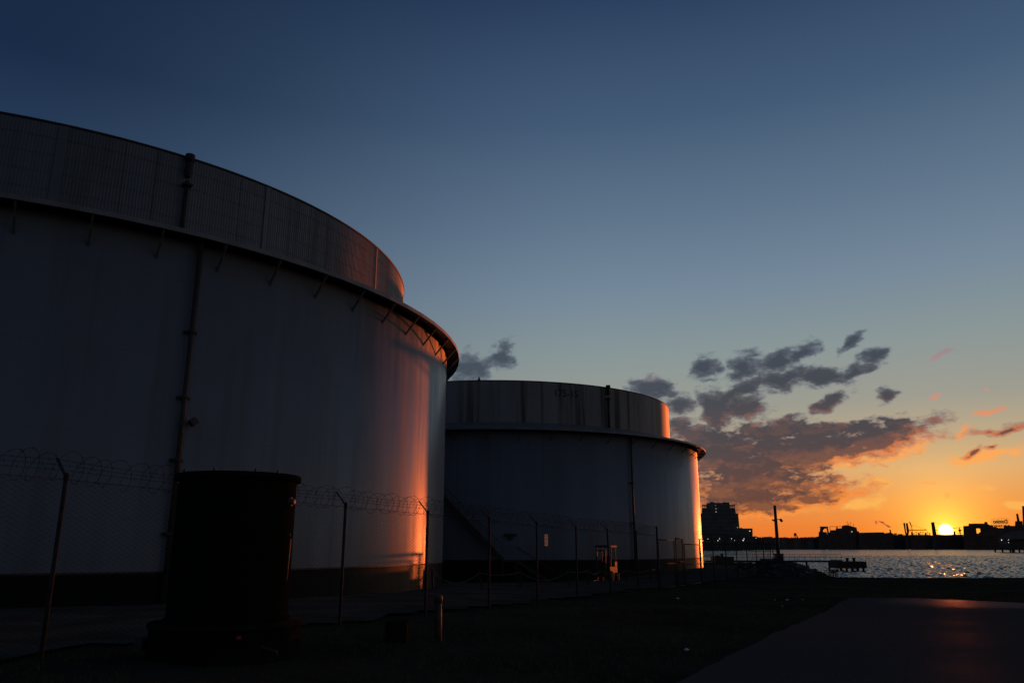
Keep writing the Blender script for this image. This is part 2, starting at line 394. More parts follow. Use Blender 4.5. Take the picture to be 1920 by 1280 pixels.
def make_tank(spec):
    cx, cy, r = spec['c']; c = (cx, cy, 0); zg = spec['zg']
    root = empty('storage_tank', (cx, cy, zg)); tag(root, spec['label'], 'storage tank', 'storage tanks behind the fence')
    def loc(mb, name, m, par=None):
        o = mb.build(name, m); o.data.transform(Matrix.Translation((-cx, -cy, -zg)))
        o.parent = root if par is None else par
        return o
    zd, zl, zj, zu = spec['zd'], spec['zl'], spec['zj'], spec['zu']; ru, rl = spec['ru'], spec['rl']
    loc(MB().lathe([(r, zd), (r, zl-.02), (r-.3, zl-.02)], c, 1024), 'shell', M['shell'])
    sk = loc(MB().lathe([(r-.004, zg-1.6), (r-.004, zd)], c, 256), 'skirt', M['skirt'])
    ch = MB().lathe([(r, zd-.04), (r+.045, zd-.04), (r+.045, zd+.015), (r, zd+.015)], c, 256, smooth=False); loc(ch, 'chime_ring', M['darksteel'])
    # rim shield: sloping annulus with fascia, thin sheet underneath
    nfac = spec['facets']
    loc(MB().lathe([(r-.2, zl+.16+(zj-zl)*.14), (rl, zl-.02), (rl+.02, zl-.02), (rl+.02, zl+.13), (ru, zj)], c, nfac, smooth=False), 'rim_shield', M['lip'])
    # upper tier
    if spec['corr']:
        n = spec['ncorr']; a0, a1 = R(-178), R(30); vs = []; m = n*4+1
        for z in (zj-1.0, zu):
            for k in range(m):
                a = a0+(a1-a0)*k/(m-1); rr = ru+.010*math.sin(2*math.pi*k/4); vs.append((cx+rr*math.cos(a), cy+rr*math.sin(a), z+(0 if z < zu else .015*math.sin(2*math.pi*k/4+.6))))
        mb = MB().add(vs, [(k, k+1, m+k+1, m+k) for k in range(m-1)], True)
        mb.lathe([(ru, zj-1.0), (ru, zu)], c, 100, a1, a0+2*math.pi)
        up = loc(mb, 'upper_shell', M['corr'])
        for i in range(6):
            z = zj-.55+(zu-zj+.40)*(i+.35)/6
            loc(MB().tube([cyl(c, ru+.03, 2*math.pi*k/400, z) for k in range(400)], .0035, 4, closed=True), 'stay_wire', M['galv'])
        loc(MB().lathe([(ru-.05, zu-.01), (ru+.035, zu-.03), (ru+.05, zu+.03), (ru-.05, zu+.05)], c, 256), 'rim_cap', M['darksteel'])
        for (x, y, w, mm) in spec['strips']:
            a = ang(hit(x, y, c, ru), c); h = w/ru/2
            loc(MB().lathe([(ru+.012, zj-.6), (ru+.05, zj-.6), (ru+.05, zu-.05), (ru+.012, zu-.05)], c, 2, a-h, a+h, smooth=False), 'vertical_flashing', M[mm])
        for (x, y) in spec['seams']:
            a = ang(hit(x, y, c, ru), c); h = .007/ru
            loc(MB().lathe([(ru+.012, zj-.6), (ru+.03, zj-.6), (ru+.03, zu-.1), (ru+.012, zu-.1)], c, 1, a-h, a+h, smooth=False), 'panel_seam', M['galv'])
    else:
        up = loc(MB().lathe([(ru, zj-.6), (ru, zu)], c, 256), 'upper_shell', M['old_shell'])
        loc(MB().lathe([(ru-.06, zu-.02), (ru+.03, zu-.04), (ru+.05, zu+.01), (ru-.06, zu+.05)], c, 256), 'rim_cap', M['darksteel'])
        for a in spec['seams']:
            pass
    # roof closing the top, hidden from below but real
    loc(MB().lathe([(ru-.06, zu-.35), (ru*.5, zu-.1), (.01, zu)], c, 96), 'roof', M['lip'])
    # brackets under the shield
    proto = None
    for i, a in enumerate(spec['brackets']):
        if proto is None:
            mb = MB(); q0 = Vector((r+.005, 0, spec['zbr']-zg)); q1 = Vector((rl-.06, 0, zl-.05-zg)); q2 = Vector((r+.005, 0, zl-.03-zg)); w = spec['bw']
            mb.bar(q0, q1, w, w*.9, up=(0, 1, 0)); mb.bar(q2, q1+Vector((0, 0, -.0)), w, w*.8, up=(0, 1, 0)); mb.box(q0+Vector((.01, 0, .0)), (.02, w*1.4, w*1.8))
            proto = mb.build('bracket', M['bracket']); proto.parent = root; o = proto
        else:
            o = proto.copy(); COL.objects.link(o); o.parent = root
        o.rotation_euler = (0, 0, a)
    # down pipes
    for (a, z0, z1, rr, collars, mm) in spec['pipes']:
        rp = r+rr+.10
        pipe = loc(MB().tube([cyl(c, rp, a, z0), cyl(c, rp, a, z1)], rr, 10), 'drain_pipe', M[mm])
        for zc in collars:
            mb = MB().lathe([(rr*1.1, -.04), (rr*1.75, -.04), (rr*1.75, .04), (rr*1.1, .04)], cyl(c, rp, a, zc), 12, smooth=False)
            t = Vector((-math.sin(a), math.cos(a), 0)); mb.bar(cyl(c, r, a, zc)-t*.16, cyl(c, rp, a, zc)-t*.0, .04, .05); mb.bar(cyl(c, r+.02, a, zc)-t*.2, cyl(c, r+.02, a, zc)+t*.2, .04, .08)
            cl = loc(mb, 'pipe_clamp', M['darksteel'], pipe)
    for (a, z0, z1, rr) in spec['vents']:
        rp = ru+rr+.06
        mb = MB().tube([cyl(c, rp, a, z0), cyl(c, rp, a, z1-.95)], rr, 12)
        mb.lathe([(rr*1.0, -.6), (rr*1.8, -.45), (rr*1.8, -.2), (rr*1.5, -.15), (rr*1.5, .0), (rr*2.2, .02), (rr*2.2, .26), (0.01, .3)], cyl(c, rp, a, z1-.2), 14)
        mb.box(cyl(c, rp, a, z1-1.1), (rr*4, rr*4, .07), rz=a)
        loc(mb, 'vent_pipe', M['black'])
    if 'rimbits' in spec:
        for a in spec['rimbits']:
            loc(MB().lathe([(.12, 0), (.12, .14), (.06, .2), (.06, .3), (.01, .33)], cyl(c, ru-.1, a, zu), 10), 'roof_vent', M['darksteel'])
    return root, loc, c

a_of = lambda x, y, T, dr=0: ang(hit(x, y, T, T[2]+dr), T)
t1_ru = 17.17
def even(a0, a1, step):
    out = []; a = a0
    while a <= a1: out.append(a); a += step
    return out
bp = [(166, 453), (294, 480), (409, 505), (507, 534), (591, 557), (662, 582), (718, 607), (761, 629), (793, 649), (814, 668), (828, 685)]
ba = [a_of(x, y, T1) for x, y in bp]
step1 = (ba[7]-ba[0])/7
zbr1 = sum(hit(x, y, T1, T1[2]).z for x, y in bp[1:7])/6
print('bracket step deg', math.degrees(step1), 'z', zbr1-EYE, [round(math.degrees(b), 1) for b in ba])
pa = a_of(372, 520, T1, .15); pb = a_of(330, 880, T1, .15); print('pipe angles', math.degrees(pa), math.degrees(pb))
pz = lambda x, y: hit(x, y, T1, T1[2]+.15).z
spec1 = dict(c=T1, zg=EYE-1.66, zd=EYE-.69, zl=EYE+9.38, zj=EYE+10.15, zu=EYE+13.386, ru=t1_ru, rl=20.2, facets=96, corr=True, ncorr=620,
    label='huge white storage tank nearest the camera with a corrugated metal upper tier', brackets=[ba[0]+step1*i for i in range(-3, 18)], zbr=zbr1, bw=.062,
    strips=[(112, 300, .30, 'corr'), (498, 410, .20, 'corr'), (704, 505, .10, 'corr')],
    seams=[(230, 330), (290, 345), (448, 390), (541, 440), (579, 455), (612, 470), (639, 480), (664, 490), (686, 498), (722, 520), (735, 530)],
    pipes=[((pa+pb)/2, EYE-1.5, pz(378, 457), .085, [pz(360, 622), pz(348, 745), pz(335, 862), pz(325, 1000)], 'darksteel')],
    vents=[(ang(hit(347, 360, T1, t1_ru), T1), EYE+10.0, hit(352, 292, T1, t1_ru+.15).z, .075)])
root1, loc1, c1 = make_tank(spec1)
# wall lamp on tank 1
lp = hit(358, 792, T1, T1[2]+.1); la = ang(lp, T1)
mb = MB().box((0, 0, 0), (.24, .2, .2)); mb.v = [tuple(Matrix.Rotation(R(40), 3, 'X') @ Vector(v)) for v in mb.v]
mb.bar((-.35, 0, 0), (0, 0, 0), .06)
lo = mb.build('wall_lamp', M['darksteel'], ); lo.data.transform(Matrix.Translation(Vector((T1[2]+.3, 0, lp.z-spec1['zg'])))); lo.data.transform(Matrix.Rotation(la, 4, 'Z')); lo.parent = root1

k = K2; T2u = 11.6585*k; T2l = 13.8622*k
b2 = [(913, 823), (974, 826), (1035, 826), (1088, 824)]
b2a = [a_of(x, y, T2) for x, y in b2]; step2 = (b2a[-1]-b2a[0])/3
zbr2 = sum(hit(x, y, T2, T2[2]).z for x, y in b2)/4
print('b2 step', math.degrees(step2), zbr2-EYE, 'lip', 5.8061*k)
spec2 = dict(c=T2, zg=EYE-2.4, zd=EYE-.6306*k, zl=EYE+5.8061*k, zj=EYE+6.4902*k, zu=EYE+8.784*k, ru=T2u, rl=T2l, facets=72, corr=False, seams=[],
    label='white storage tank farther off with 175-15 painted on its stained upper tier', brackets=[b2a[0]+step2*i for i in range(-3, 17)], zbr=zbr2, bw=.055,
    pipes=[(a_of(1187, 950, T2, .15), EYE-1.8, EYE+5.8*k, .085, [hit(1187, 905, T2, T2[2]).z, hit(1188, 980, T2, T2[2]).z], 'darksteel')],
    vents=[(ang(hit(1139, 760, T2, T2u), T2), EYE+9.7, hit(1138, 724, T2, T2u).z, .09)], rimbits=[ang(hit(898, 712, T2, T2u), T2)])
root2, loc2, c2 = make_tank(spec2)

# number painted on the upper tier
def text_mesh(s, size, bold=.0, ext=0):
    cu = bpy.data.curves.new('txt', 'FONT'); cu.body = s; cu.size = size; cu.offset = bold; cu.extrude = ext; cu.align_x = 'CENTER'; cu.align_y = 'CENTER'
    ob = bpy.data.objects.new('txt', cu); COL.objects.link(ob); dg = bpy.context.evaluated_depsgraph_get(); dg.update()
    me = bpy.data.meshes.new_from_object(ob.evaluated_get(dg)); bpy.data.objects.remove(ob); bpy.data.curves.remove(cu)
    return me
ta = ang(hit(1061.5, 738, T2, T2u), T2); tz = hit(1061.5, 738, T2, T2u).z
wd = (hit(1083, 738, T2, T2u)-hit(1040, 738, T2, T2u)).length
me = text_mesh('175-15', 1.0, .012)
xs = [v.co.x for v in me.vertices]; sc = wd/(max(xs)-min(xs))
for v in me.vertices:
    x, y = v.co.x*sc, v.co.y*sc*1.05; a = ta+x/T2u
    v.co = Vector(((T2u+.006)*math.cos(a), (T2u+.006)*math.sin(a), tz+y-spec2['zg']))
me.materials.append(M['black']); o = bpy.data.objects.new('tank_number', me); COL.objects.link(o); o.parent = root2; tag(o, 'black painted number 175-15')

# stair on tank 2
def stair():
    mb = MB(); r = T2[2]; p0 = hit(836, 938, T2, r+.5); p1 = hit(944, 1050, T2, r+.5)
    a0, a1 = ang(p0, T2)-R(4), ang(p1, T2); z1 = p1.z; dz = (p0.z-p1.z)/(ang(p1, T2)-ang(p0, T2)); z0 = p1.z+dz*(a1-a0)
    n = 34
    for rr in (r+.12, r+.95):
        pts = [cyl(T2, rr, a0+(a1-a0)*i/n, z0+(z1-z0)*i/n) for i in range(n+1)]
        for q0, q1 in zip(pts[:-1], pts[1:]): mb.bar(q0, q1, .05, .26)
    for k_ in (0, n): mb.bar(cyl(T2, r+.12, a0+(a1-a0)*k_/n, z0+(z1-z0)*k_/n), cyl(T2, r+.95, a0+(a1-a0)*k_/n, z0+(z1-z0)*k_/n), .06)
    st = loc2(mb, 'staircase', M['darksteel'])
    tr = MB()
    for i in range(n):
        a = a0+(a1-a0)*(i+.5)/n; z = z0+(z1-z0)*(i+.5)/n
        tr.box(cyl(T2, r+.54, a, z), (.80, .24, .04), rz=a)
    loc2(tr, 'tread_flight', M['darksteel'], st)
    hr = MB()
    rail = [cyl(T2, r+.97, a0+(a1-a0)*i/n, z0+(z1-z0)*i/n+1.0) for i in range(n+1)]
    hr.tube(rail, .022, 6)
    for i in range(0, n+1, 3): hr.tube([rail[i]-Vector((0, 0, 1.0)), rail[i]], .018, 5)
    loc2(hr, 'handrail', M['darksteel'], st)
    # lower landing and straight flight to the ground
    pl = MB(); q = cyl(T2, r+.6, a1+R(1.2), z1-.05); pl.box(q, (1.0, 1.1, .05), rz=a1)
    t = Vector((-math.sin(a1), math.cos(a1), 0)); nrm = Vector((math.cos(a1), math.sin(a1), 0))
    for s in (-.5, .5):
        for u in (-.45, .45): pl.tube([q+t*s+nrm*u, q+t*s+nrm*u-Vector((0, 0, 1.6))], .03, 6)
    foot = P(997, 1094, 56.5); top = q+t*.55
    foot = top+t*2.6*1.0; foot.z = gz(foot.x, foot.y)
    for u in (-.42, .42): pl.bar(top+nrm*u, foot+nrm*u, .05, .2)
    for i in range(9):
        w = top.lerp(foot, (i+.5)/9); pl.box(w, (.8, .22, .035), rz=a1)
    for u in (-.42, .42):
        pl.tube([top+nrm*u+Vector((0, 0, 1)), foot+nrm*u+Vector((0, 0, 1)), foot+nrm*u], .02, 6)
    loc2(pl, 'landing', M['darksteel'], st)
stair()
# small fixture and lamp on the second tank
fx = hit(957, 1002, T2, T2[2]+.05); fa = ang(fx, T2)
loc2(MB().box(cyl(T2, T2[2]+.16, fa, fx.z), (.3, .9, .16), rz=fa).box(cyl(T2, T2[2]+.1, fa, fx.z-.2), (.12, .3, .3), rz=fa), 'junction_box', M['darksteel'])

# ---------------------------------------------------------------- fence
HF = 2.44
fdir = Vector((LINE(64.5)-LINE(11.29), 64.5-11.29, 0)).normalized(); fn = Vector((-fdir.y, fdir.x, 0))   # fn points to the tanks
def panel_mesh(L=3.2, H=2.36, p=.07):
    mb = MB(); nx = int(L/p); nz = int(H/(p/2)); r = .0024
    for j in range(nx):
        x = j*p+p/2; ph = j % 2
        pts = [(x+(p/2 if (i+0) % 2 == ph else -p/2)*.98, .003*(1 if i % 2 else -1), i*p/2) for i in range(nz+1)]
        pts[-1] = (pts[-1][0], 0, pts[-1][2]+.02)
        mb.tube(pts, r, 3, caps=False, smooth=False)
    mb.tube([(0, 0, H-.01), (L, 0, H-.01)], .0035, 4)
    return mb
def coil_mesh(L=3.2):
    mb = MB(); rnd = random.Random(5); turns = 11; pts = []; n = 22
    x0 = 0
    for i in range(turns*n+1):
        t = i/n; a = 2*math.pi*t; w = 1+.10*math.sin(t*2.3)+.06*math.sin(t*5.1)
        rad = .215*w; x = L*t/turns+.07*math.sin(t*1.7)*min(1, t)*min(1, turns-t)
        pts.append((x+.04*math.sin(a), rad*math.cos(a), rad*math.sin(a)+.02*math.sin(t*3)))
    mb.tube(pts, .0034, 3, caps=False)
    for i in range(0, len(pts), 3):
        q = Vector(pts[i]); d = Vector((rnd.uniform(-1, 1), rnd.uniform(-1, 1), rnd.uniform(-1, 1))).normalized()*.022
        mb.bar(q-d, q+d, .007, .003)
    return mb
def strand_mesh(L=3.2):
    mb = MB(); rnd = random.Random(9)
    for k in (.35, .68, 1.0):
        y, z = .25*k, .25*k; pts = [(L*i/8, y, z-.035*math.sin(math.pi*i/8)*k) for i in range(9)]
        mb.tube(pts, .003, 3, caps=False)
        for i in range(1, 24):
            x = L*i/24; q = Vector((x, y, z-.035*math.sin(math.pi*i/24)*k)); d = Vector((.01, rnd.uniform(-1, 1)*.03, rnd.uniform(-1, 1)*.03)); mb.bar(q-d, q+d, .004)
    return mb
fence = empty('chain_link_fence', (LINE(11.29), 11.29, gz(LINE(11.29), 11.29)), local=True)
tag(fence, 'tall chain link fence topped with razor wire running beside the tanks', 'fence')
def fpt(D, dz=0): x = LINE(D); return Vector((x, D, gz(x, D)+dz))
FINV = Matrix.Translation(-fence.location)
def post_mb(h, arm=True, r=.032):
    mb = MB().tube([(0, 0, -.4), (0, 0, h)], r, 10)
    if arm:
        mb.bar((0, 0, h-.02), (0, .27, h+.27), .035, .02); mb.lathe([(r*1.25, -.05), (r*1.25, .02), (.01, .05)], (0, 0, h), 10)
    else: mb.lathe([(r*1.2, -.04), (r*1.2, .01), (.01, .05)], (0, 0, h), 10)
    return mb
gate_i = {10, 11, 12, 13}
post0 = None; rotz = math.atan2(fdir.y, fdir.x)
for i, D in enumerate(FD):
    p = fpt(D)
    if i in gate_i: continue
    if post0 is None: post0 = post_mb(HF).build('post', M['galv']); o = post0
    else: o = post0.copy(); COL.objects.link(o)
    o.parent = fence; o.location = p-fence.location; o.rotation_euler = (0, 0, rotz)
    if i == 8:
        o.rotation_euler = (0, R(-4.5), rotz); o['label'] = 'leaning post'
for i, h, arm in ((10, 2.75, False), (13, 2.35, False)):
    o = post_mb(h, arm, .045).build('gate_post', M['galv']); o.parent = fence; o.location = fpt(FD[i])-fence.location; o.rotation_euler = (0, 0, rotz)
pm = cm = sm = None
rnd = random.Random(2)
for i in range(len(FD)-1):
    if 10 <= i <= 12: continue
    a, b = fpt(FD[i]), fpt(FD[i+1]); d = b-a; L = d.length
    rot = Matrix.Identity(3); x = d.normalized(); y = fn; z = x.cross(y).normalized(); y = z.cross(x)
    Rm = Matrix((x, y, z)).transposed()
    if pm is None:
        pm = panel_mesh().build('mesh_panel', M['wire']); cm = coil_mesh().build('razor_coil', M['wire']); sm = strand_mesh().build('barbed_strands', M['wire']); objs = [pm, cm, sm]
    else:
        objs = [q.copy() for q in (pm, cm, sm)]
        for q in objs: COL.objects.link(q)
    for q, off, sg in zip(objs, (0.04, HF+.12, HF), (1, 1, 1)):
        q.parent = fence; q.rotation_euler = Rm.to_euler(); q.scale = (L/3.2, 1, 1)
        q.location = a-fence.location+Vector((0, 0, off))+(fn*.13 if q is objs[1] else Vector())
    if rnd.random() < .5:
        objs[1].rotation_euler = (Rm @ Matrix.Rotation(rnd.uniform(0, 6), 3, 'X')).to_euler()
# end return of the fence toward the water
# gates
def gate(Da, Db, h, label):
    a, b = fpt(Da), fpt(Db); root = empty('chain_link_gate', a, local=True); tag(root, label, 'gate', 'gates in the fence')
    d = b-a; mb = MB(); A = Vector((0, 0, .08)); B = Vector((d.x, d.y, d.z+.08)); up = Vector((0, 0, h))
    mb.tube([A, A+up], .028, 8); mb.tube([B, B+up], .028, 8); mb.tube([A+up, B+up], .026, 8); mb.tube([A, B], .024, 8); mb.tube([A+up*.5, B+up*.5], .02, 8)
    f = mb.build('gate_frame', M['galv']); f.parent = root
    q = pm.copy(); COL.objects.link(q); q.name = 'mesh_panel'; q.parent = root; x = d.normalized(); y = fn; z = x.cross(y).normalized(); y = z.cross(x)
    q.rotation_euler = Matrix((x, y, z)).transposed().to_euler(); q.scale = (d.length/3.2, 1, h/2.36); q.location = (0, 0, .08)
    return root
gate(37.12, 39.5, 2.12, 'left leaf of the chain link gate beside the tallest gate post')
gate(39.75, 40.9, 2.25, 'narrow pedestrian gate between the two wider gate leaves')
gate(41.15, 44.0, 1.98, 'right leaf of the chain link gate in front of the sunlit tank edge')

# notice on the fence
sp = P(1023, 1012, 0.1)
a_, b_ = ray(1023, 1012); Ds = -12.07/(a_-.506)
sgn = empty('notice_sign', (a_*Ds, Ds, EYE+b_*Ds), local=True); tag(sgn, 'small white notice with black print hung on the chain link fence', 'sign')
nz = -fn
def on_sign(mb, name, m):
    o = mb.build(name, m); o.parent = sgn; o.rotation_euler = (0, 0, rotz+math.pi); return o
mb = MB().box((0, .02, 0), (.25, .004, .36)); on_sign(mb, 'plate', M['white'])
mb = MB().lathe([(.055, 0), (.035, 0)], (0, 0, 0), 20, smooth=False); mb.v = [(v[0], .0235, v[1]+.03) for v in mb.v]
mb.box((0, .0235, .03), (.07, .002, .014)); 
for j in range(3): mb.box((0, .0235, -.07-.03*j), (.16-.03*j, .002, .012))
mb.box((0, .0235, .135), (.18, .002, .03)); on_sign(mb, 'print', M['black'])

# ---------------------------------------------------------------- steel bin in front of the fence
cxy = Vector((ray(424, 1240)[0]*12.2, 12.2, 0)); zgb = gz(cxy.x, cxy.y)
zb = EYE-1.47
bin_ = empty('steel_bin', (cxy.x, cxy.y, zb)); tag(bin_, 'large dark cylindrical steel bin standing on a round base before the fence', 'bin')
rB = 1.0; dD = 12.2-rB
ztop = EYE+ray(450, 884)[1]*dD; zbot = EYE+ray(424, 1173)[1]*(12.2-1.0)
C0 = (cxy.x, cxy.y, 0)
xl = ray(312, 1130)[0]; xr = ray(541, 1130)[0]
cxm = (math.atan(xl)+math.atan(xr))/2; half = (math.atan(xr)-math.atan(xl))/2
dist = 12.6; rB = dist*math.sin(half); C0 = (dist*math.sin(cxm), dist*math.cos(cxm), 0)
dn = C0[1]-rB*.97
ztop = EYE+ray(450, 885)[1]*dn; zbot = EYE+ray(424, 1173)[1]*dn
bin_.location = (C0[0], C0[1], gz(C0[0], C0[1]))
print('bin r', rB, C0, ztop, zbot)
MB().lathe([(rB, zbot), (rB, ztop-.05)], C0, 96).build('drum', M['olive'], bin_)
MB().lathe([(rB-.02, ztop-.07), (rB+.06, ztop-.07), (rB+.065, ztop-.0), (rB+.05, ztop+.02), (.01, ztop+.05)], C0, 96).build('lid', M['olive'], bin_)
for aa in (-2.3, -1.65, -1.0, -.6):
    MB().lathe([(.02, 0), (.02, .05), (.01, .06)], (C0[0]+(rB+.03)*math.cos(aa), C0[1]+(rB+.03)*math.sin(aa), ztop+.0), 8).build('lid_bolt', M['darksteel'], bin_)
MB().lathe([(rB-.01, zbot-.02), (rB+.03, zbot-.02), (rB+.03, zbot+.05), (rB-.0, zbot+.05)], C0, 96, smooth=False).build('bottom_ring', M['olive'], bin_)
zgr = gz(C0[0], C0[1])-.25
rb = rB*1.235
MB().lathe([(rb, zgr), (rb, zbot-.06), (rb+.03, zbot-.06), (rb+.03, zbot-.0), (.02, zbot+.0)], C0, 64).build('base', M['concrete'], bin_)
for sx in (-1,): MB().box((C0[0]-rb-.02, C0[1]-.3, zbot-.28), (.12, .3, .16)).build('lifting_lug', M['darksteel'], bin_)
ra = R(-28)
def at_bin(a, r, z): return Vector((C0[0]+r*math.cos(a), C0[1]+r*math.sin(a), z))
aR = math.atan2(-.25, 1)
zA = EYE+ray(545, 1000)[1]*12.4; zB_ = EYE+ray(545, 1090)[1]*12.4
MB().tube([at_bin(aR, rB, zA), at_bin(aR, rB+.07, zA-.02), at_bin(aR, rB+.08, zA-.1), at_bin(aR, rB+.06, zB_+.05), at_bin(aR, rB, zB_)], .016, 8).build('handle', M['darksteel'], bin_)
zV = EYE+ray(558, 945)[1]*12.4
MB().tube([at_bin(aR, rB-.02, zV), at_bin(aR, rB+.10, zV)], .045, 10).tube([at_bin(aR, rB+.03, zV), at_bin(aR, rB+.05, zV)], .07, 10).build('inlet_stub', M['darksteel'], bin_)
aL = math.pi+.1
MB().tube([at_bin(aL, rB+.03, zbot+.3), at_bin(aL, rB+.04, ztop-.1)], .025, 8).build('side_pipe', M['galv'], bin_)
rp = at_bin(R(-62), rb+.012, zbot-.13)
MB().box(rp, (.06, .02, .04), rz=R(28)).build('reflector', M['red'], bin_)
MB().tube([at_bin(R(-40), rb+.25, zgr+.30), at_bin(R(-42), rb+.30, zgr+.42), at_bin(R(-50), rb+.22, zgr+.5)], .02, 6).build('bent_bracket', M['galv'], bin_)

# bollard, concrete block
bx, bD = ray(822, 1205)[0]*14.5, 14.5
bol = empty('steel_bollard', (bx, bD, gz(bx, bD)), local=True); tag(bol, 'short rusty pipe bollard with a dark cap beside the fence', 'bollard')
zt = EYE+ray(820, 1115)[1]*14.5-bol.location.z
o = MB().tube([(0, 0, -.2), (-.012, 0, zt*.5), (-.02, 0, zt*.86)], .062, 18).build('pipe', M['rust']); o.parent = bol
o = MB().lathe([(.062, zt*.84), (.075, zt*.84), (.078, zt*.98), (.05, zt*1.0), (.01, zt*1.01)], (-.02, 0, 0), 18).build('cap', M['darksteel']); o.parent = bol
a_, b_ = ray(741, 1215); D = 14.0; x = a_*D
blk = empty('concrete_block', (x, D, gz(x, D)), local=True); tag(blk, 'low dark square block in the grass left of the rusty bollard', 'block')
hb = EYE+ray(741, 1168)[1]*D-blk.location.z
o = MB().box((0, .18, hb/2-.1), (.36, .36, hb+.2)).build('body', M['concrete']); o.parent = blk
o = MB().box((0, .18, hb+.012), (.40, .40, .025)).build('cap', M['concrete']); o.parent = blk

# litter
def crumple(seed, s):
    rnd = random.Random(seed); mb = MB(); n = 7; vs = []; 
    for j in range(4):
        for i in range(n):
            a = 2*math.pi*i/n; r = s*(.4+.6*math.sin(math.pi*(j+.5)/4))*rnd.uniform(.6, 1.3); vs.append((r*math.cos(a)*1.3, r*math.sin(a), s*.9*j/3*rnd.uniform(.7, 1.2)))
    fs = [(j*n+i, j*n+(i+1) % n, (j+1)*n+(i+1) % n, (j+1)*n+i) for j in range(3) for i in range(n)]+[tuple(range(n))[::-1], tuple(range(3*n, 4*n))]
    return mb.add(vs, fs)
lit = [(1287, 1219, .035, 'scrap of white litter in the grass nearest the camera'), (1476, 1125, .05, 'largest of the white litter scraps beyond the left grass edge'), (1505, 1124, .03, 'white litter scrap closest to the far corner of the asphalt'),
       (1453, 1124, .025, 'white litter scrap left of the larger one in the far grass'), (1467, 1136, .02, 'tiny pale litter scrap just in front of the larger one'), (1271, 1122, .05, 'white litter scrap in the grass below the gate')]
for i, (px, py, s, lab) in enumerate(lit):
    a_, b_ = ray(px, py); D = -1.70/b_
    for _ in range(6): D = (gz(a_*D, D)-EYE)/b_
    o = crumple(i, s).build('litter', M['litter']); o.location = (a_*D, D, gz(a_*D, D)); tag(o, lab, 'litter', 'scraps of litter in the grass')

# ---------------------------------------------------------------- rope barrier before the second tank
bar_px = [(812, 1098), (906, 1100), (975, 1101), (1067, 1098), (1102, 1096), (1128, 1094), (1174, 1086), (1219, 1080), (1232, 1078)]
barrier = empty('rope_barrier', (0, 36, gz(0, 36))); tag(barrier, 'low barrier of leaning timber stakes joined by drooping rope before the tank', 'barrier')
tops = []
for i, (px, py) in enumerate(bar_px):
    a_, b_ = ray(px, py); D = 35+i*1.7
    x = a_*D; z = gz(x, D); lean = [-.1, -.32, .05, -.03, .12, -.1, 0, .1, -.08][i]; h = .85
    t = Vector((x+lean*.6, D, z+h)); tops.append(t-Vector((0, 0, .12)))
    MB().bar((x, D, z-.2), t, .09, .09).build('stake', M['wood'], barrier)
for i in range(len(tops)-1):
    p, q = tops[i], tops[i+1]; L = (q-p).length; sag = [.45, .12, .4, .08, .2, .25, .15, .05][i]
    MB().tube([p.lerp(q, t/12)-Vector((0, 0, sag*4*(t/12)*(1-t/12))) for t in range(13)], .018, 6).build('rope', M['rope'], barrier)

# ---------------------------------------------------------------- compact forklift by the second tank
def forklift():
    D = 50.8; a_, b_ = ray(1137, 1090); x = a_*D; z = gz(x, D)
    root = empty('forklift', (x, D, z), local=True); tag(root, 'compact forklift with overhead guard parked before the second tank', 'forklift'); root.rotation_euler = (0, 0, R(-25))
    def pt(mb, n, m, par=None):
        o = mb.build(n, M[m]); o.parent = par or root; return o
    b = MB().box((0, 0, .62), (1.0, 1.5, .55)).box((0, .55, 1.0), (.98, .45, .35)).box((0, -.35, .95), (.9, .35, .25)); pt(b, 'body', 'machine')
    pt(MB().box((0, .05, 1.06), (.5, .45, .10)).box((0, .27, 1.3), (.5, .09, .45)), 'seat', 'rubber')
    gd = MB()
    for sx in (-.45, .45):
        gd.bar((sx, -.45, .9), (sx, -.3, 2.05), .06); gd.bar((sx, .62, 1.1), (sx, .5, 2.05), .06)
    pt(gd, 'guard_posts', 'darksteel')
    rf = MB().box((0, .1, 2.1), (1.06, 1.15, .10))
    for i in range(5): rf.box((0, -.3+.2*i, 2.165), (1.0, .05, .03))
    pt(rf, 'roof_guard', 'darksteel'); pt(MB().box((.42, -.5, 2.12), (.2, .06, .09)), 'work_lamp', 'chrome')
    ms = MB()
    for sx in (-.28, .28): ms.box((sx, -.92, 1.0), (.09, .12, 1.8))
    ms.box((0, -.92, 1.86), (.64, .1, .08)); ms.box((0, -.92, .35), (.64, .1, .1)); pt(ms, 'mast', 'darksteel')
    fk = MB()
    for sx in (-.25, .25): fk.box((sx, -1.4, .12), (.1, .9, .04)); fk.box((sx, -1.0, .35), (.1, .04, .5))
    pt(fk, 'fork', 'darksteel')
    for sx in (-.5, .5):
        for sy, rr in ((-.55, .33), (.55, .27)):
            w = MB().lathe([(rr*.55, -.11), (rr*.9, -.11), (rr, -.06), (rr, .06), (rr*.9, .11), (rr*.55, .11)], (0, 0, 0), 24); w.v = [(sx+v[2], sy+v[0], rr+v[1]) for v in w.v]; wo = pt(w, 'wheel', 'rubber')
            h = MB().lathe([(.01, -.09), (rr*.56, -.09), (rr*.56, .09), (.01, .09)], (0, 0, 0), 20, smooth=False); h.v = [(sx+v[2], sy+v[0], rr+v[1]) for v in h.v]; pt(h, 'hub', 'chrome', wo)
    pt(MB().tube([(0, -.2, 1.1), (0, -.1, 1.35)], .02, 6).tube([(.16*math.cos(t*.52), -.1+.16*math.sin(t*.52)*.8, 1.36+.16*math.sin(t*.52)*.5) for t in range(12)], .014, 5, closed=True), 'steering_wheel', 'rubber')
forklift()

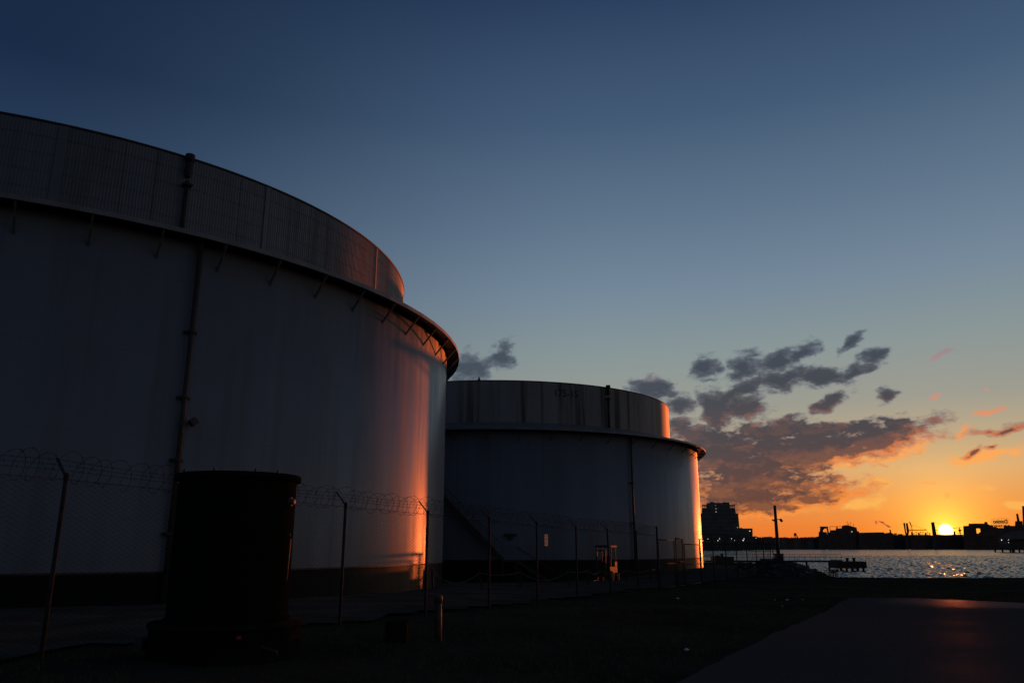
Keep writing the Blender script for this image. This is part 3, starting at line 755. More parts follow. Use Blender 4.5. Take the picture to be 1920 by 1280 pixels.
# ---------------------------------------------------------------- shore: lamp pole, riprap, jetty
D = 66; a_, b_ = ray(1461, 1060); x = a_*D; z = gz(x, D)
lpole = empty('light_pole', (x, D, z)); tag(lpole, 'slender dark light pole with two floodlights standing at the shore', 'lamp post')
zt = EYE+ray(1452.5, 947)[1]*D
xt = ray(1452.5, 947)[0]*D
MB().tube([(x, D, z-.3), ((x*.6+xt*.4), D, z+(zt-z)*.5), (xt, D, zt)], [.17, .14, .11], 10).build('pole', M['darksteel'], lpole)
zf = EYE+ray(1455, 974)[1]*D; xf = ray(1455, 974)[0]*D
MB().bar((xf-.28, D, zf-.02), (xf+.42, D, zf+.06), .06).build('crossarm', M['darksteel'], lpole)
for dx, t in ((-.25, 25), (.40, -35)):
    Mx = Matrix.Translation((xf+dx, D-.05, zf-.04)) @ Matrix.Rotation(R(t), 4, 'Y') @ Matrix.Rotation(R(25), 4, 'X')
    MB().box(None, (.16, .2, .22) if dx > 0 else (.2, .16, .08), M=Mx).build('floodlight', M['darksteel'], lpole)
a_, b_ = ray(1461, 1050); D = 64; x = a_*D; zc = gz(x, D)
cab = empty('utility_cabinet', (x, D, zc)); tag(cab, 'dark utility cabinet at the foot of the light pole', 'cabinet')
MB().box((x, D, zc+.75), (.55, .5, 1.6)).build('housing', M['darksteel'], cab); MB().box((x, D-.26, zc+.8), (.45, .03, 1.2)).build('door', M['galv'], cab); MB().box((x, D, zc+1.58), (.62, .58, .06)).build('cap', M['darksteel'], cab)

# rock heap
def rocks():
    mb = MB(); rnd = random.Random(21)
    for i in range(520):
        t = rnd.random(); D = rnd.uniform(60, 72); w = rnd.gauss(0, 1)
        cx = 22.0+(D-60)*.05; half = 3.4; x = cx+w*1.5
        if abs(x-cx) > half: continue
        prof = max(0, 1-abs((x-(cx-.8))/half)**1.6)*max(0, 1-abs((D-66)/7)**2)
        z = gz(min(x, 22.5), D)-.5+prof*1.35*rnd.uniform(.75, 1)
        if x > 23.2: z -= (x-23.2)*.5
        s = rnd.uniform(.22, .5); q = [Vector((rnd.uniform(-1, 1), rnd.uniform(-1, 1), rnd.uniform(-1, 1))).normalized()*s*rnd.uniform(.8, 1.15) for _ in range(8)]
        M3 = Matrix.Rotation(rnd.uniform(0, 6), 3, 'Z') @ Matrix.Rotation(rnd.uniform(0, 6), 3, 'X')
        vs = [Vector((x, D, z))+M3 @ (Vector((i_, j_, k_))*s*rnd.uniform(.75, 1.15)) for i_ in (-.7, .7) for j_ in (-.7, .7) for k_ in (-.7, .7)]
        mb.add(vs, [(0,1,3,2),(4,6,7,5),(0,4,5,1),(2,3,7,6),(0,2,6,4),(1,5,7,3)])
    # fill under the stones
    n = 20; vs = []
    for j in range(n+1):
        for i in range(n+1):
            u, v = i/n*2-1, j/n*2-1; x = 21.4+u*3.6; D = 66+v*7.5
            prof = max(0, 1-abs(u)**1.6)*max(0, 1-v*v); vs.append((x, D, gz(min(x, 22), D)-.6+prof*1.5+rnd.uniform(-.05, .05)))
    mb.add(vs, [(j*(n+1)+i, j*(n+1)+i+1, (j+1)*(n+1)+i+1, (j+1)*(n+1)+i) for j in range(n) for i in range(n)])
    return mb
tag(rocks().build('riprap', M['rock']), 'dark heap of shoreline rocks sloping into the water', kind='stuff')

# scrub at the water line
def scrub(cx, D, w, h, n, seed):
    mb = MB(); rnd = random.Random(seed)
    for i in range(n):
        x = cx+rnd.gauss(0, w); y = D+rnd.gauss(0, .4); z = gz(min(x, 60), y) if shore_sd(x, y) > 0 else WATER
        hh = h*rnd.uniform(.3, 1); dx, dy = rnd.uniform(-.3, .3)*hh, rnd.uniform(-.2, .2)*hh
        mb.tube([(x, y, z-.1), (x+dx*.4, y+dy, z+hh*.6), (x+dx, y+dy, z+hh)], [.012, .008, .003], 3, caps=False)
        for k in range(4):
            t = rnd.uniform(.3, 1); q = Vector((x+dx*t, y+dy*t, z+hh*t)); e = Vector((rnd.uniform(-1, 1), rnd.uniform(-1, 1), rnd.uniform(-.3, .8)))*.09
            mb.add([q, q+e+Vector((0, 0, .02)), q+e*.9-Vector((.02, 0, .02))], [(0, 1, 2)])
    return mb
M['scrub'] = mat('shore_weeds', (.03, .035, .015, 1), (.05, .04, .02, 1), scale=4, rough=.9, spec=.1)
o = scrub(23.8, 57.5, 1.1, .75, 260, 4).build('weeds', M['scrub']); tag(o, 'scrubby weeds growing at the water edge below the rocks', kind='stuff')

# jetty walkway and mooring platform
Dj = 113
jet = empty('jetty_walkway', (34, Dj, WATER)); tag(jet, 'narrow walkway with railings reaching over the water to the mooring platform', 'walkway')
zk = EYE+ray(1540, 1050.5)[1]*Dj; xj0 = ray(1322, 1050)[0]*Dj; xj1 = ray(1575, 1050)[0]*Dj
MB().box(((xj0+xj1)/2, Dj, zk-.08), (xj1-xj0, 1.2, .24)).build('deck', M['darksteel'], jet)
rl_ = MB(); 
for zz in (.45, .85): rl_.tube([(xj0, Dj-.55, zk+zz), (xj1, Dj-.55, zk+zz)], .02, 5)
for i in range(27):
    xx = xj0+(xj1-xj0)*i/26; rl_.tube([(xx, Dj-.55, zk), (xx, Dj-.55, zk+.85)], .018, 5)
rl_.build('railing', M['darksteel'], jet)
for i in range(6):
    xx = xj0+(xj1-xj0)*(i+.5)/6; MB().tube([(xx, Dj, WATER-2), (xx, Dj, zk-.1)], .14, 8).build('pile', M['wood'], jet)
dol = empty('mooring_platform', (ray(1598, 1066)[0]*Dj, Dj, WATER)); tag(dol, 'dark mooring platform with two stout bollards standing in the harbour', 'platform')
xc = ray(1598.5, 1060)[0]*Dj; x0 = ray(1573, 1058)[0]*Dj; x1 = ray(1624.5, 1058)[0]*Dj; zt = EYE+ray(1598, 1052)[1]*Dj; zb2 = EYE+ray(1598, 1065)[1]*(Dj)
MB().box(((x0+x1)/2, Dj+1.6, (zt+zb2)/2), (x1-x0, 3.4, zt-zb2)).box((x0+.3, Dj+1.5, zt+.1), (.5, 3, .2)).build('deck', M['wood'], dol)
for px in (1592, 1604.5):
    xx = ray(px, 1050)[0]*Dj; zz = EYE+ray(px, 1045.5)[1]*Dj
    MB().lathe([(.17, zt-.1), (.17, zz-.16), (.26, zz-.12), (.26, zz), (.01, zz+.04)], (xx, Dj+.6, 0), 14).build('bollard', M['darksteel'], dol)
for i in range(5):
    xx = x0+.35+(x1-x0-.7)*i/4
    MB().tube([(xx, Dj+.3, WATER-2), (xx, Dj+.3, zb2+.1)], .17, 8).build('pile', M['wood'], dol)
MB().lathe([(.01, -.12), (.13, -.06), (.15, 0), (.13, .06), (.01, .12)], (ray(1600, 1065)[0]*Dj, Dj-.05, zb2-.02), 12).build('fender', M['white'], dol)

# small dark shed-boat silhouettes at the promontory end, seen through the fence
Dq = 108
qh = empty('storage_container', (ray(1375, 1045)[0]*Dq, Dq, gz(ray(1375, 1045)[0]*Dq, Dq))); tag(qh, 'low dark container with gear on top standing at the promontory end', 'container')
xq0, xq1 = ray(1341, 1045)[0]*Dq, ray(1376, 1045)[0]*Dq; zq1 = EYE+ray(1360, 1043)[1]*Dq; zq0 = qh.location.z-.3
MB().box(((xq0+xq1)/2, Dq+1.2, (zq0+zq1)/2), (xq1-xq0, 2.4, zq1-zq0)).build('body', M['darksteel'], qh)
xg = ray(1357, 1040)[0]*Dq; MB().box((xg, Dq+1, zq1+.2), (.3, .3, .4)).box((xg-.6, Dq+1, zq1+.08), (.5, .5, .16)).build('roof_gear', M['darksteel'], qh)
xw = ray(1450, 1035)[0]*Dq
wp = empty('marker_post', (xw, Dq, gz(xw, Dq))); tag(wp, 'thin white marker post at the water edge left of the light pole', 'post')
zw = EYE+ray(1450, 1031)[1]*Dq; MB().tube([(xw, Dq, wp.location.z-.2), (xw-.06, Dq, zw)], .09, 8).build('pole', M['white'], wp); MB().box((xw-.06, Dq, zw-.15), (.16, .1, .3)).build('marker', M['white'], wp)

# ---------------------------------------------------------------- far shore
def far(name, label, cat, D, group=None):
    e = empty(name, (ray(1600, 1029)[0]*D, D, WATER)); tag(e, label, cat, group); return e
YB = 1033
def win(par, x0, x1, y0, y1, D, m='farwin'): MB().blk(x0, x1, y0, y1, D, .3).build('window', M[m], par)
hl = MB(); r2 = random.Random(12); top = []
x = 1290
while x < 1945: top.append((x, (1007.8 if x < 1534 else 1003.2)+r2.uniform(-.7, .7))); x += r2.uniform(2, 6)
hl.prism([(1290, 1030)]+top+[(1945, 1030)], 1280, 120); tag(hl.build('hills', M['rock']), kind='structure')
# apartment tower
D = 900; tw = far('apartment_tower', 'tall stepped waterfront apartment block just right of the sunlit tank edge', 'building', D)
tb = MB().prism([(1310, YB), (1310, 962), (1315.5, 962), (1316, 951.5), (1378, 951.5), (1380, 962), (1384, 962), (1386.5, 988), (1387, YB)], D, 40); tb.build('wall', M['farconc'], tw)
cr = MB().prism([(1325, 953), (1325, 942.5), (1331, 942.5), (1331, 940.5), (1339, 940.5), (1339, 942), (1355, 942), (1355, 941), (1368, 941), (1368, 953)], D+4, 28); cr.build('penthouse', M['farconc'], tw)
for xa, xb in ((1316, 1325), (1368, 1378)):
    m_ = MB(); 
    for yy in (946.2, 948.6): m_.blk(xa, xb, yy-.5, yy+.5, D+1, 10)
    for xx in (xa+.5, (xa+xb)/2, xb-.5): m_.blk(xx-.4, xx+.4, 946, 952.5, D+1.2, 9.6)
    m_.build('roof_pergola', M['farconc'], tw)
MB().prism([(1385, YB), (1386, 989.5), (1391, 988.5), (1392, 990), (1411, 990), (1412, YB)], D-1, 34).build('annex', M['farconc'], tw)
for r_ in range(8):
    y = 955+r_*7.4
    for c_ in range(10):
        x = 1318+c_*6.2
        win(tw, x, x+3.8, y, y+3.6, D-.4)
for r_ in range(3):
    for c_ in range(4): win(tw, 1389+c_*5.4, 1392+c_*5.4, 994+r_*6, 997+r_*6, D-1.4)
for (x, y, s) in ((1342.5, 953, .5), (1342.5, 959, .6), (1406, 995, .9), (1383, 988.3, .5), (1342, 947, .35)):
    MB().blk(x-s*1.1, x+s*1.1, y-s*.7, y+s*.7, D-1.9, .3).build('lit_window', M['litwarm'], tw)
# shore street lamps (lit)
lampsp = [(1317.5, 1013, .8), (1327.5, 1009.8, .6), (1346, 1012.8, .75), (1349, 1009.5, .6), (1371.5, 1009.4, .6), (1377.5, 1012.3, .6), (1393.5, 1012.2, 1.0), (1395, 1009.3, .55), (1418, 1008, .6), (1428, 1007.5, .4)]
lab = ['lit shore lamp just right of the tank edge, lowest there', 'lit shore lamp under the left side of the apartment tower', 'lit shore lamp under the tower middle, lower of a close pair', 'lit shore lamp under the tower middle, upper of a close pair',
       'lit shore lamp under the right side of the apartment tower', 'lit lower shore lamp under the tower\'s right edge', 'brightest lit shore lamp below the low annex', 'faint shore lamp above the brightest one', 'lit shore lamp right of the low annex', 'faintest lit shore lamp among the low houses']
for (x, y, s), lb in zip(lampsp, lab):
    D = 860; q = P(x, y, D); rt = empty('street_lamp', (q.x, D, WATER+1)); tag(rt, lb, 'street lamp', 'lit lamps along the far shore')
    MB().tube([(q.x, D+.5, WATER), (q.x, D+.5, q.z)], .14, 6).build('pole', M['farsteel'], rt)
    MB().lathe([(.01, -s*.55), (s*.5, -s*.3), (s*.6, 0), (s*.4, s*.35), (.01, s*.5)], (q.x, D, q.z), 10).build('lamp_head', M['lit'], rt)
# dark pier shed
D = 690; sh = far('pier_shed', 'long low dark pier shed on the water below the apartment tower', 'building', D)
MB().blk(1322, 1455, 1018.5, 1030.2, D, 30).build('wall', M['farsteel'], sh)
MB().prism([(1320, 1018.8), (1322, 1017), (1454, 1017), (1457, 1018.8)], D-1, 32).build('roof', M['farsteel'], sh)
for i in range(16): MB().blk(1326+i*8, 1331+i*8, 1021.5, 1028, D-.4, .3).build('door', M['farwin'], sh)
for i in range(30): xx = ray(1323+i*4.5, 1030)[0]*(D+2); MB().tube([(xx, D+2, WATER-2), (xx, D+2, EYE+ray(1380, 1030.2)[1]*D)], .25, 6).build('pile', M['wood'], sh)
# low houses
rr = random.Random(31); x = 1408; i = 0; D = 1060
desc = ['low dark house just right of the apartment annex', 'flat roofed low house second from the annex', 'low house with a chimney left of the light pole', 'low dark house right behind the light pole', 'wide low house just right of the light pole', 'small low house left of the water tower', 'low house directly under the water tower', 'long low house right of the water tower', 'lowest flat roofed house left of the gantry', 'low house touching the gantry building']
tops_ = [1006, 1007, 1006.2, 1007.6, 1007.3, 1008.2, 1008.6, 1007.2, 1006.8, 1006.6]
for i in range(10):
    w = [13, 12, 16, 14, 13, 12, 13, 14, 12, 12][i]; hh = far('low_house', desc[i], 'house', D, 'low houses on the far shore')
    MB().blk(x, x+w+.5, tops_[i], YB, D, 14).build('wall', M['farbrick' if i % 2 else 'farconc'], hh)
    if i % 3 == 0: MB().prism([(x-.4, tops_[i]), (x+w/2, tops_[i]-1.4), (x+w+.8, tops_[i])], D-.5, 15).build('roof', M['farsteel'], hh)
    else: MB().blk(x-.3, x+w+.6, tops_[i]-.5, tops_[i]+.0, D-.5, 15).build('roof', M['farsteel'], hh)
    MB().blk(x+w*.6, x+w*.6+1.3, tops_[i]-1.9, tops_[i]-.4, D+3, 2).build('chimney', M['farbrick'], hh)
    for c_ in range(int(w/3)): win(hh, x+1+c_*3, x+2.6+c_*3, tops_[i]+2.5, tops_[i]+5, D-.3)
    x += w
# water tower
D = 1500; wt = far('water_tower', 'small round water tower on legs above the far houses', 'water tower', D)
q = P(1491, 1001.2, D); s = D/F
MB().lathe([(.01, -3.0), (1.4, -2.4), (2.5, -1.0), (2.5, .8), (1.3, 2.4), (.01, 2.9)], (q.x, D, q.z), 20).build('tank', M['farsteel'], wt)
for dx, dy in ((-1.9, -1.9), (1.9, -1.9), (-1.9, 1.9), (1.9, 1.9)): MB().bar((q.x+dx*1.3, D+dy*1.3, WATER), (q.x+dx, D+dy, q.z-.5), .5).build('leg', M['farsteel'], wt)
MB().tube([(q.x, D, WATER), (q.x, D, q.z-2)], .5, 8).build('riser_pipe', M['farsteel'], wt)
MB().blk(1494.8, 1496, 1004, 1010, D-20, 3).build('stair_tower', M['farsteel'], wt)
# gantry + ship yard building
D = 1050; ga = far('gantry_frame', 'open portal gantry at the left end of the shipyard building', 'gantry', D)
MB().prism([(1534, YB), (1535, 997), (1537, 996), (1538, 987), (1552, 987), (1554.5, 1000), (1554.5, YB), (1551, YB), (1551, 996), (1549.6, 990), (1546, 990.5), (1543.5, 993), (1543.2, 996.5), (1550, 996.8), (1551, 1002), (1547, YB)], D, 8).build('frame', M['farsteel'], ga)
MB().blk(1536.5, 1553, 986.4, 987.4, D-.5, 9).build('top_beam', M['farsteel'], ga)
sy = far('shipyard_building', 'broad shipyard building with stepped roof and masts on the far shore', 'building', D)
MB().prism([(1553, YB), (1553, 998), (1556, 997), (1556, 993.5), (1567, 993), (1567, 990.5), (1578, 989.5), (1578.5, 985.5), (1583, 984), (1590, 984), (1597, 986), (1603, 987.5), (1606, 988.5), (1607.5, 995), (1611, 996), (1611, YB)], D+6, 40).build('wall', M['farbrick'], sy)
m_ = MB().blk(1556, 1579, 986.2, 986.8, D+6, 2).blk(1556, 1556.8, 986.2, 994, D+6, 2).blk(1568, 1570.5, 986.8, 990.5, D+8, 4); m_.build('roof_frame', M['farsteel'], sy)
for (xx, ya, yb) in ((1588.5, 976.5, 984.2), (1591, 980.5, 984.4), (1594.5, 978, 985.2), (1600, 981, 987)):
    b0 = P(xx, yb, D+20); t0 = P(xx, ya, D+20); MB().tube([b0-Vector((0, 0, 1)), t0], .22, 5).bar(t0+Vector((-1.1, 0, -1.2)), t0+Vector((1.1, 0, -1.0)), .2).build('mast', M['farsteel'], sy)
MB().blk(1596.5, 1598, 995.5, 996.7, D+5.5, .3).build('lit_window', M['litwarm'], sy)
for r_ in range(3):
    for c_ in range(13): win(sy, 1558+c_*4, 1560.5+c_*4, 1001+r_*7, 1004+r_*7, D+5.5)
# long warehouse with chimney
wh = far('warehouse', 'long flat warehouse with a square stack right of the shipyard building', 'building', D)
MB().prism([(1610, YB), (1610, 998), (1640, 997.3), (1657.5, 997.2), (1658, 999), (1671, 997.6), (1676, 1001), (1676, YB)], D+2, 60).build('wall', M['farbrick'], wh)
MB().blk(1668, 1670.8, 992.3, 1000, D+10, 4).build('stack', M['farbrick'], wh)
for r_ in range(3):
    for c_ in range(15): win(wh, 1613+c_*4.1, 1615.2+c_*4.1, 1003+r_*7, 1006+r_*7, D+1.6)
pj = far('processing_plant', 'cluttered low plant with pipes and hoppers left of the cranes', 'industrial plant', D)
m_ = MB().blk(1675, 1697, 1002.5, YB, D+8, 30).blk(1677, 1680, 999, 1003, D+9, 5).blk(1684, 1692, 1000.5, 1003, D+9, 5); m_.build('wall', M['farsteel'], pj)
m_ = MB(); r2 = random.Random(3)
for i in range(14):
    xx = 1676+i*1.5; yy = r2.uniform(998.5, 1001.5); m_.blk(xx, xx+r2.uniform(.5, 1.2), yy, 1003, D+9, 3)
m_.build('pipework', M['farsteel'], pj)
# quay crane with raised twin legs and boom
def lattice(mb, a, b, w, r, n):
    a, b = Vector(a), Vector(b); up = Vector((0, 0, w)); mb.bar(a, b, r); mb.bar(a+up, b+up, r)
    for i in range(n):
        p, q_ = a.lerp(b, i/n), a.lerp(b, (i+1)/n); mb.bar(p, q_+up, r*.7); mb.bar(p+up, p, r*.7)
D = 1040; cr1 = far('quay_crane', 'quay crane with two upright legs and a long level boom left of the sun', 'crane', D)
MB().prism([(1693.5, 980), (1697, 979.5), (1699.5, 1001), (1697, 1000)], D, 4).build('leg', M['farsteel'], cr1)
MB().prism([(1698.3, 980), (1702, 980), (1705, 996), (1703, 1002), (1700.5, 1001)], D, 4).build('leg', M['farsteel'], cr1)
MB().prism([(1697, 999), (1704, 997), (1703.5, 1006), (1698.5, 1006)], D+1, 5).build('machinery_house', M['farsteel'], cr1)
MB().blk(1698.5, 1702.8, 1005, YB, D+1, 4).build('tower', M['farsteel'], cr1)
m_ = MB(); lattice(m_, P(1704, 994.2, D+2), P(1738, 993.8, D+2), 1.1, .35, 14); m_.build('boom', M['farsteel'], cr1)
cr2 = far('jib_crane', 'slender lattice jib crane standing behind the level boom', 'crane', D)
m_ = MB(); m_.bar(P(1705.5, 977.5, D+16), P(1708, 984, D+16), .9).bar(P(1708, 984, D+16), P(1710.5, 987, D+16), .7).bar(P(1709.5, 986, D+16), P(1712, 1003, D+16), .35).bar(P(1708, 986, D+16), P(1708.5, 1003, D+16), .35); m_.build('mast', M['farsteel'], cr2)
m_ = MB(); pp = [P(1708+i*3.2, 982+9.8*(i/9)**.9, D+16) for i in range(10)]
m_.tube(pp, .14, 4); m_.build('stay_cable', M['farsteel'], cr2)
MB().blk(1706.5, 1712.5, 1002, YB, D+15, 5).build('base', M['farsteel'], cr2)
# moored barge / plant between cranes
pl2 = far('loading_plant', 'row of frames and hoppers between the crane and the square tower', 'industrial plant', D)
m_ = MB().blk(1707, 1747, 1002, YB, D+5, 25); m_.build('wall', M['farbrick'], pl2)
m_ = MB(); r2 = random.Random(8)
for i in range(9):
    xx = 1709+i*4.2; h_ = r2.uniform(996, 999.5); m_.blk(xx, xx+.6, h_, 1002.5, D+7, 2).blk(xx-1, xx+2, h_, h_+1, D+7, 3)
    if i % 3 == 0: m_.blk(xx, xx+3, 998, 1002.5, D+8, 3)
m_.blk(1709, 1746, 999.8, 1000.4, D+7, 1.5); m_.build('frame_row', M['farsteel'], pl2)
cr3 = far('loading_tower', 'dark square loading tower immediately left of the sun', 'tower', D)
MB().prism([(1745.6, 978.5), (1751.6, 978), (1756.5, 1003), (1756, YB), (1748.5, YB), (1748.5, 1003)], D, 6).build('wall', M['farsteel'], cr3)
m_ = MB(); m_.bar(P(1751, 979, D+3), P(1776, 984.5, D+3), .2).bar(P(1755, 993.5, D+3), P(1762, 993, D+3), .5); m_.build('stay_cable', M['farsteel'], cr3)
sb = far('sun_side_warehouse', 'long low warehouse directly beneath the setting sun', 'building', D)
MB().blk(1755.5, 1807, 1002.2, YB, D+10, 50).build('wall', M['farbrick'], sb); MB().blk(1755, 1807.5, 1001.6, 1002.2, D+9, 52).build('roof', M['farsteel'], sb)
MB().blk(1788, 1791.5, 995.5, 1003, D+14, 5).build('roof_tank', M['farsteel'], sb)
cr4 = far('loader_crane', 'small loader crane with a level jib right of the sun', 'crane', D)
m_ = MB(); m_.bar(P(1785, 990, D+3), P(1802, 988, D+3), .9, .5); m_.build('jib', M['farsteel'], cr4)
m_ = MB().blk(1796.5, 1803, 992, 994, D+3, 4).blk(1798, 1801.5, 994, 997, D+3, 3).blk(1799, 1800.6, 988, 1003, D+4, 2).blk(1795.5, 1804, 998.4, 999.2, D+3, 4); m_.build('tower', M['farsteel'], cr4)
# refinery with opening
D = 1030; rf = far('sugar_refinery', 'massive brick refinery right of the sun carrying a rooftop sign', 'building', D)
MB().prism([(1807.5, YB), (1806, 985.5), (1816, 985), (1816, 981), (1829, 980.6), (1829, YB)], D, 60).build('wall', M['farbrick'], rf)
MB().prism([(1828.9, 988.2), (1828.9, 980.6), (1845.5, 980.8), (1846, 977.8), (1851, 977.8), (1852, 981.5), (1855, 983.5), (1862, 984), (1862.5, 987), (1868, 987.5), (1872, 989.2), (1884, 989.2), (1884, YB), (1838.5, YB), (1838.5, 997), (1837, 988.4)], D+1, 60).build('wall', M['farbrick'], rf)
MB().prism([(1828.9, YB), (1828.9, 988), (1830, 988.2), (1831.3, 999.4), (1835.5, 999.2), (1836, 997), (1838.5, 997), (1838.6, YB)], D+2, 58).build('wall', M['farbrick'], rf)
for r_ in range(4):
    for c_ in range(17): win(rf, 1811+c_*4.2, 1813+c_*4.2, 1003+r_*6, 1006+r_*6, D-.5)
MB().prism([(1882, YB), (1882, 984.5), (1886, 983.5), (1888, 985), (1892, 983.2), (1894, 985), (1903, 985.2), (1903.4, 976.5), (1917, 976), (1918, 985), (1930, 985), (1930, YB)], D+3, 60).build('boiler_house', M['farbrick'], rf)
MB().tube([P(1909.5, 977, D+20), P(1907, 962.5, D+20)], [1.5, 1.15], 12).build('smokestack', M['farbrick'], rf)
tb2 = far('silo_tower', 'tall dark silo tower cut off by the right edge of the view', 'tower', D+40)
MB().prism([(1920, YB), (1916.5, 949), (1934, 949), (1936, YB)], D+40, 20).build('wall', M['farconc'], tb2); MB().prism([(1916, 949.3), (1916, 948.2), (1935, 948.2), (1935, 949.3)], D+39, 22).build('roof', M['farsteel'], tb2)
# rooftop sign seen from behind
D = 1045; sg = far('rooftop_sign', 'lattice rooftop sign whose lettering is seen reversed from behind', 'sign', D)
m_ = MB(); pa_, pb_ = P(1859.5, 984.5, D), P(1890.5, 983.2, D); ptl, ptr = P(1859.5, 972, D), P(1890, 971, D)
for t in [i/10 for i in range(11)]: m_.bar(pa_.lerp(pb_, t), ptl.lerp(ptr, t), .16)
for t in (0, .33, .66, 1): m_.bar(pa_.lerp(ptl, t), pb_.lerp(ptr, t), .16)
for px in (1862, 1868, 1875, 1882): m_.bar(P(px, 990.5, D), P(px, 984, D), .3)
for i in range(5): m_.bar(P(1862+i*4, 989.5, D), P(1866+i*4, 984.5, D), .22)
m_.build('lattice_frame', M['farsteel'], sg)
def word(s, px, py, w_px, h_k, name):
    me = text_mesh(s, 1, .03, .12); xs = [v.co.x for v in me.vertices]; ys = [v.co.y for v in me.vertices]
    W = (P(px+w_px/2, py, D)-P(px-w_px/2, py, D)).length; s_ = W/(max(xs)-min(xs)); c_ = P(px, py, D)
    yc = (max(ys)+min(ys))/2; xc_ = (max(xs)+min(xs))/2
    for v in me.vertices: v.co = Vector((c_.x-(v.co.x-xc_)*s_, D-.5+v.co.z, c_.z+(v.co.y-yc)*s_*h_k))
    me.flip_normals(); me.materials.append(M['farsteel']); o = bpy.data.objects.new(name, me); COL.objects.link(o); o.parent = sg; o.matrix_parent_inverse = Matrix.Translation(-sg.location)
    tag(o, 'reversed letters reading '+s)
word('Domino', 1875, 977.2, 27, 1.15, 'lettering'); word('SUGARS', 1871, 985.6, 16, 1.1, 'lettering')
# pale roofed pier pavilion
D = 505; pv = far('pier_pavilion', 'pale roofed pavilion on piles at the right edge of the harbour', 'building', D)
MB().prism([(1873, 1027.5), (1873, 1011), (1930, 1011), (1932, 1027.5)], D+2, 24).build('wall', M['farsteel'], pv)
MB().prism([(1870.5, 1011.5), (1876, 1006), (1884, 1000.5), (1893, 996.8), (1905, 995.2), (1934, 994.5), (1934, 1011.5)], D+4, 22).build('upper_roof', M['farroof'], pv)
MB().prism([(1892, 1009.8), (1897, 1008), (1912, 1007), (1934, 1007.2), (1934, 1009.4), (1896, 1010.6)], D-2, 10).build('front_canopy', M['farroof'], pv)
MB().blk(1866, 1934, 1027.5, 1029.3, D-1, 28).build('deck', M['wood'], pv)
for px in (1866.5, 1880.5, 1895, 1899, 1902, 1912, 1922, 1930): xx = ray(px, 1030)[0]*D; MB().tube([(xx, D+.5, WATER-2), (xx, D+.5, EYE+ray(px, 1029)[1]*D)], .5, 8).build('pile', M['wood'], pv)
for (xx, yy, s_) in ((1878, 1011.8, .9), (1890.5, 1011.5, .55), (1891, 1016.5, .5)): MB().blk(xx-s_*.7, xx+s_*.7, yy-s_*.7, yy+s_*.7, D-.6, .3).build('lit_lamp', M['lit'], pv)
for c_ in range(9): win(pv, 1896+c_*4, 1898.6+c_*4, 1017, 1023, D+1.6)
# moored workboat under pavilion edge

# ---------------------------------------------------------------- sky (world)
SUN_AZ, SUN_EL = R(28.32), R(.98)
W = bpy.data.worlds.new('World'); S.world = W; W.use_nodes = True; N = NT(W.node_tree)
out = N.n('ShaderNodeOutputWorld'); bg = N.n('ShaderNodeBackground'); N.link(bg.outputs[0], out.inputs[0])
tc = N.n('ShaderNodeTexCoord'); sep = N.n('ShaderNodeSeparateXYZ'); N.link(tc.outputs['Generated'], sep.inputs[0])
X, Y, Z = sep.outputs
DEG = 180/math.pi
el = N.m('MULTIPLY', N.m('ARCSINE', N.m('MAXIMUM', N.m('MINIMUM', Z, 1.), -1.)), DEG)
az = N.m('MULTIPLY', N.m('ARCTAN2', X, Y), DEG)
elf = N.m('DIVIDE', el, 90., clamp=True)
def stops(l): return [(max(0, e/90), lin(c)) for e, c in l]
A = N.ramp(elf, stops([(0, 'ea7028'), (1.3, 'ec8034'), (3, 'e4964e'), (4.9, 'd8aa72'), (6.8, 'b8a684'), (9.5, '9a9b90'), (13.5, '889697'), (18, '74889a'), (23, '60768c'), (30, '445b77'), (38, '2b405e'), (60, '1c2c45'), (90, '141f35')]))
B = N.ramp(elf, stops([(0, '4c4e52'), (5, '54595e'), (14, '4c5968'), (22, '2d415d'), (30, '192b46'), (60, '141e30'), (90, '121b2e')]))
dz_ = N.m('SUBTRACT', az, 18.); t = N.m('MULTIPLY', N.mapr(dz_, -56., -9., 0, 1, True), N.mapr(dz_, 20., 150., 1, 0, True))
sky = N.mix(t, B, A)
# solar aureole
sv = (math.sin(SUN_AZ)*math.cos(SUN_EL), math.cos(SUN_AZ)*math.cos(SUN_EL), math.sin(SUN_EL))
dt = N.n('ShaderNodeVectorMath', operation='DOT_PRODUCT'); N.link(tc.outputs['Generated'], dt.inputs[0]); dt.inputs[1].default_value = sv
gam = N.m('MULTIPLY', N.m('ARCCOSINE', N.m('MINIMUM', dt.outputs['Value'], 1.)), DEG)
def glow(sig, col, amp, p=1.):
    e = N.m('MULTIPLY', N.m('EXPONENT', N.m('MULTIPLY', N.m('POWER', N.m('DIVIDE', gam, sig), p), -1.)), amp)
    cc = N.n('ShaderNodeCombineColor')
    for i in range(3): N.link(N.m('MULTIPLY', e, col[i]), cc.inputs[i])
    return cc.outputs[0]
sky = N.mix(1., sky, glow(3.8, (.50, .17, .008), .5), 'ADD')
sky = N.mix(1., sky, glow(1.25, (1., .72, .06), 1.25), 'ADD')
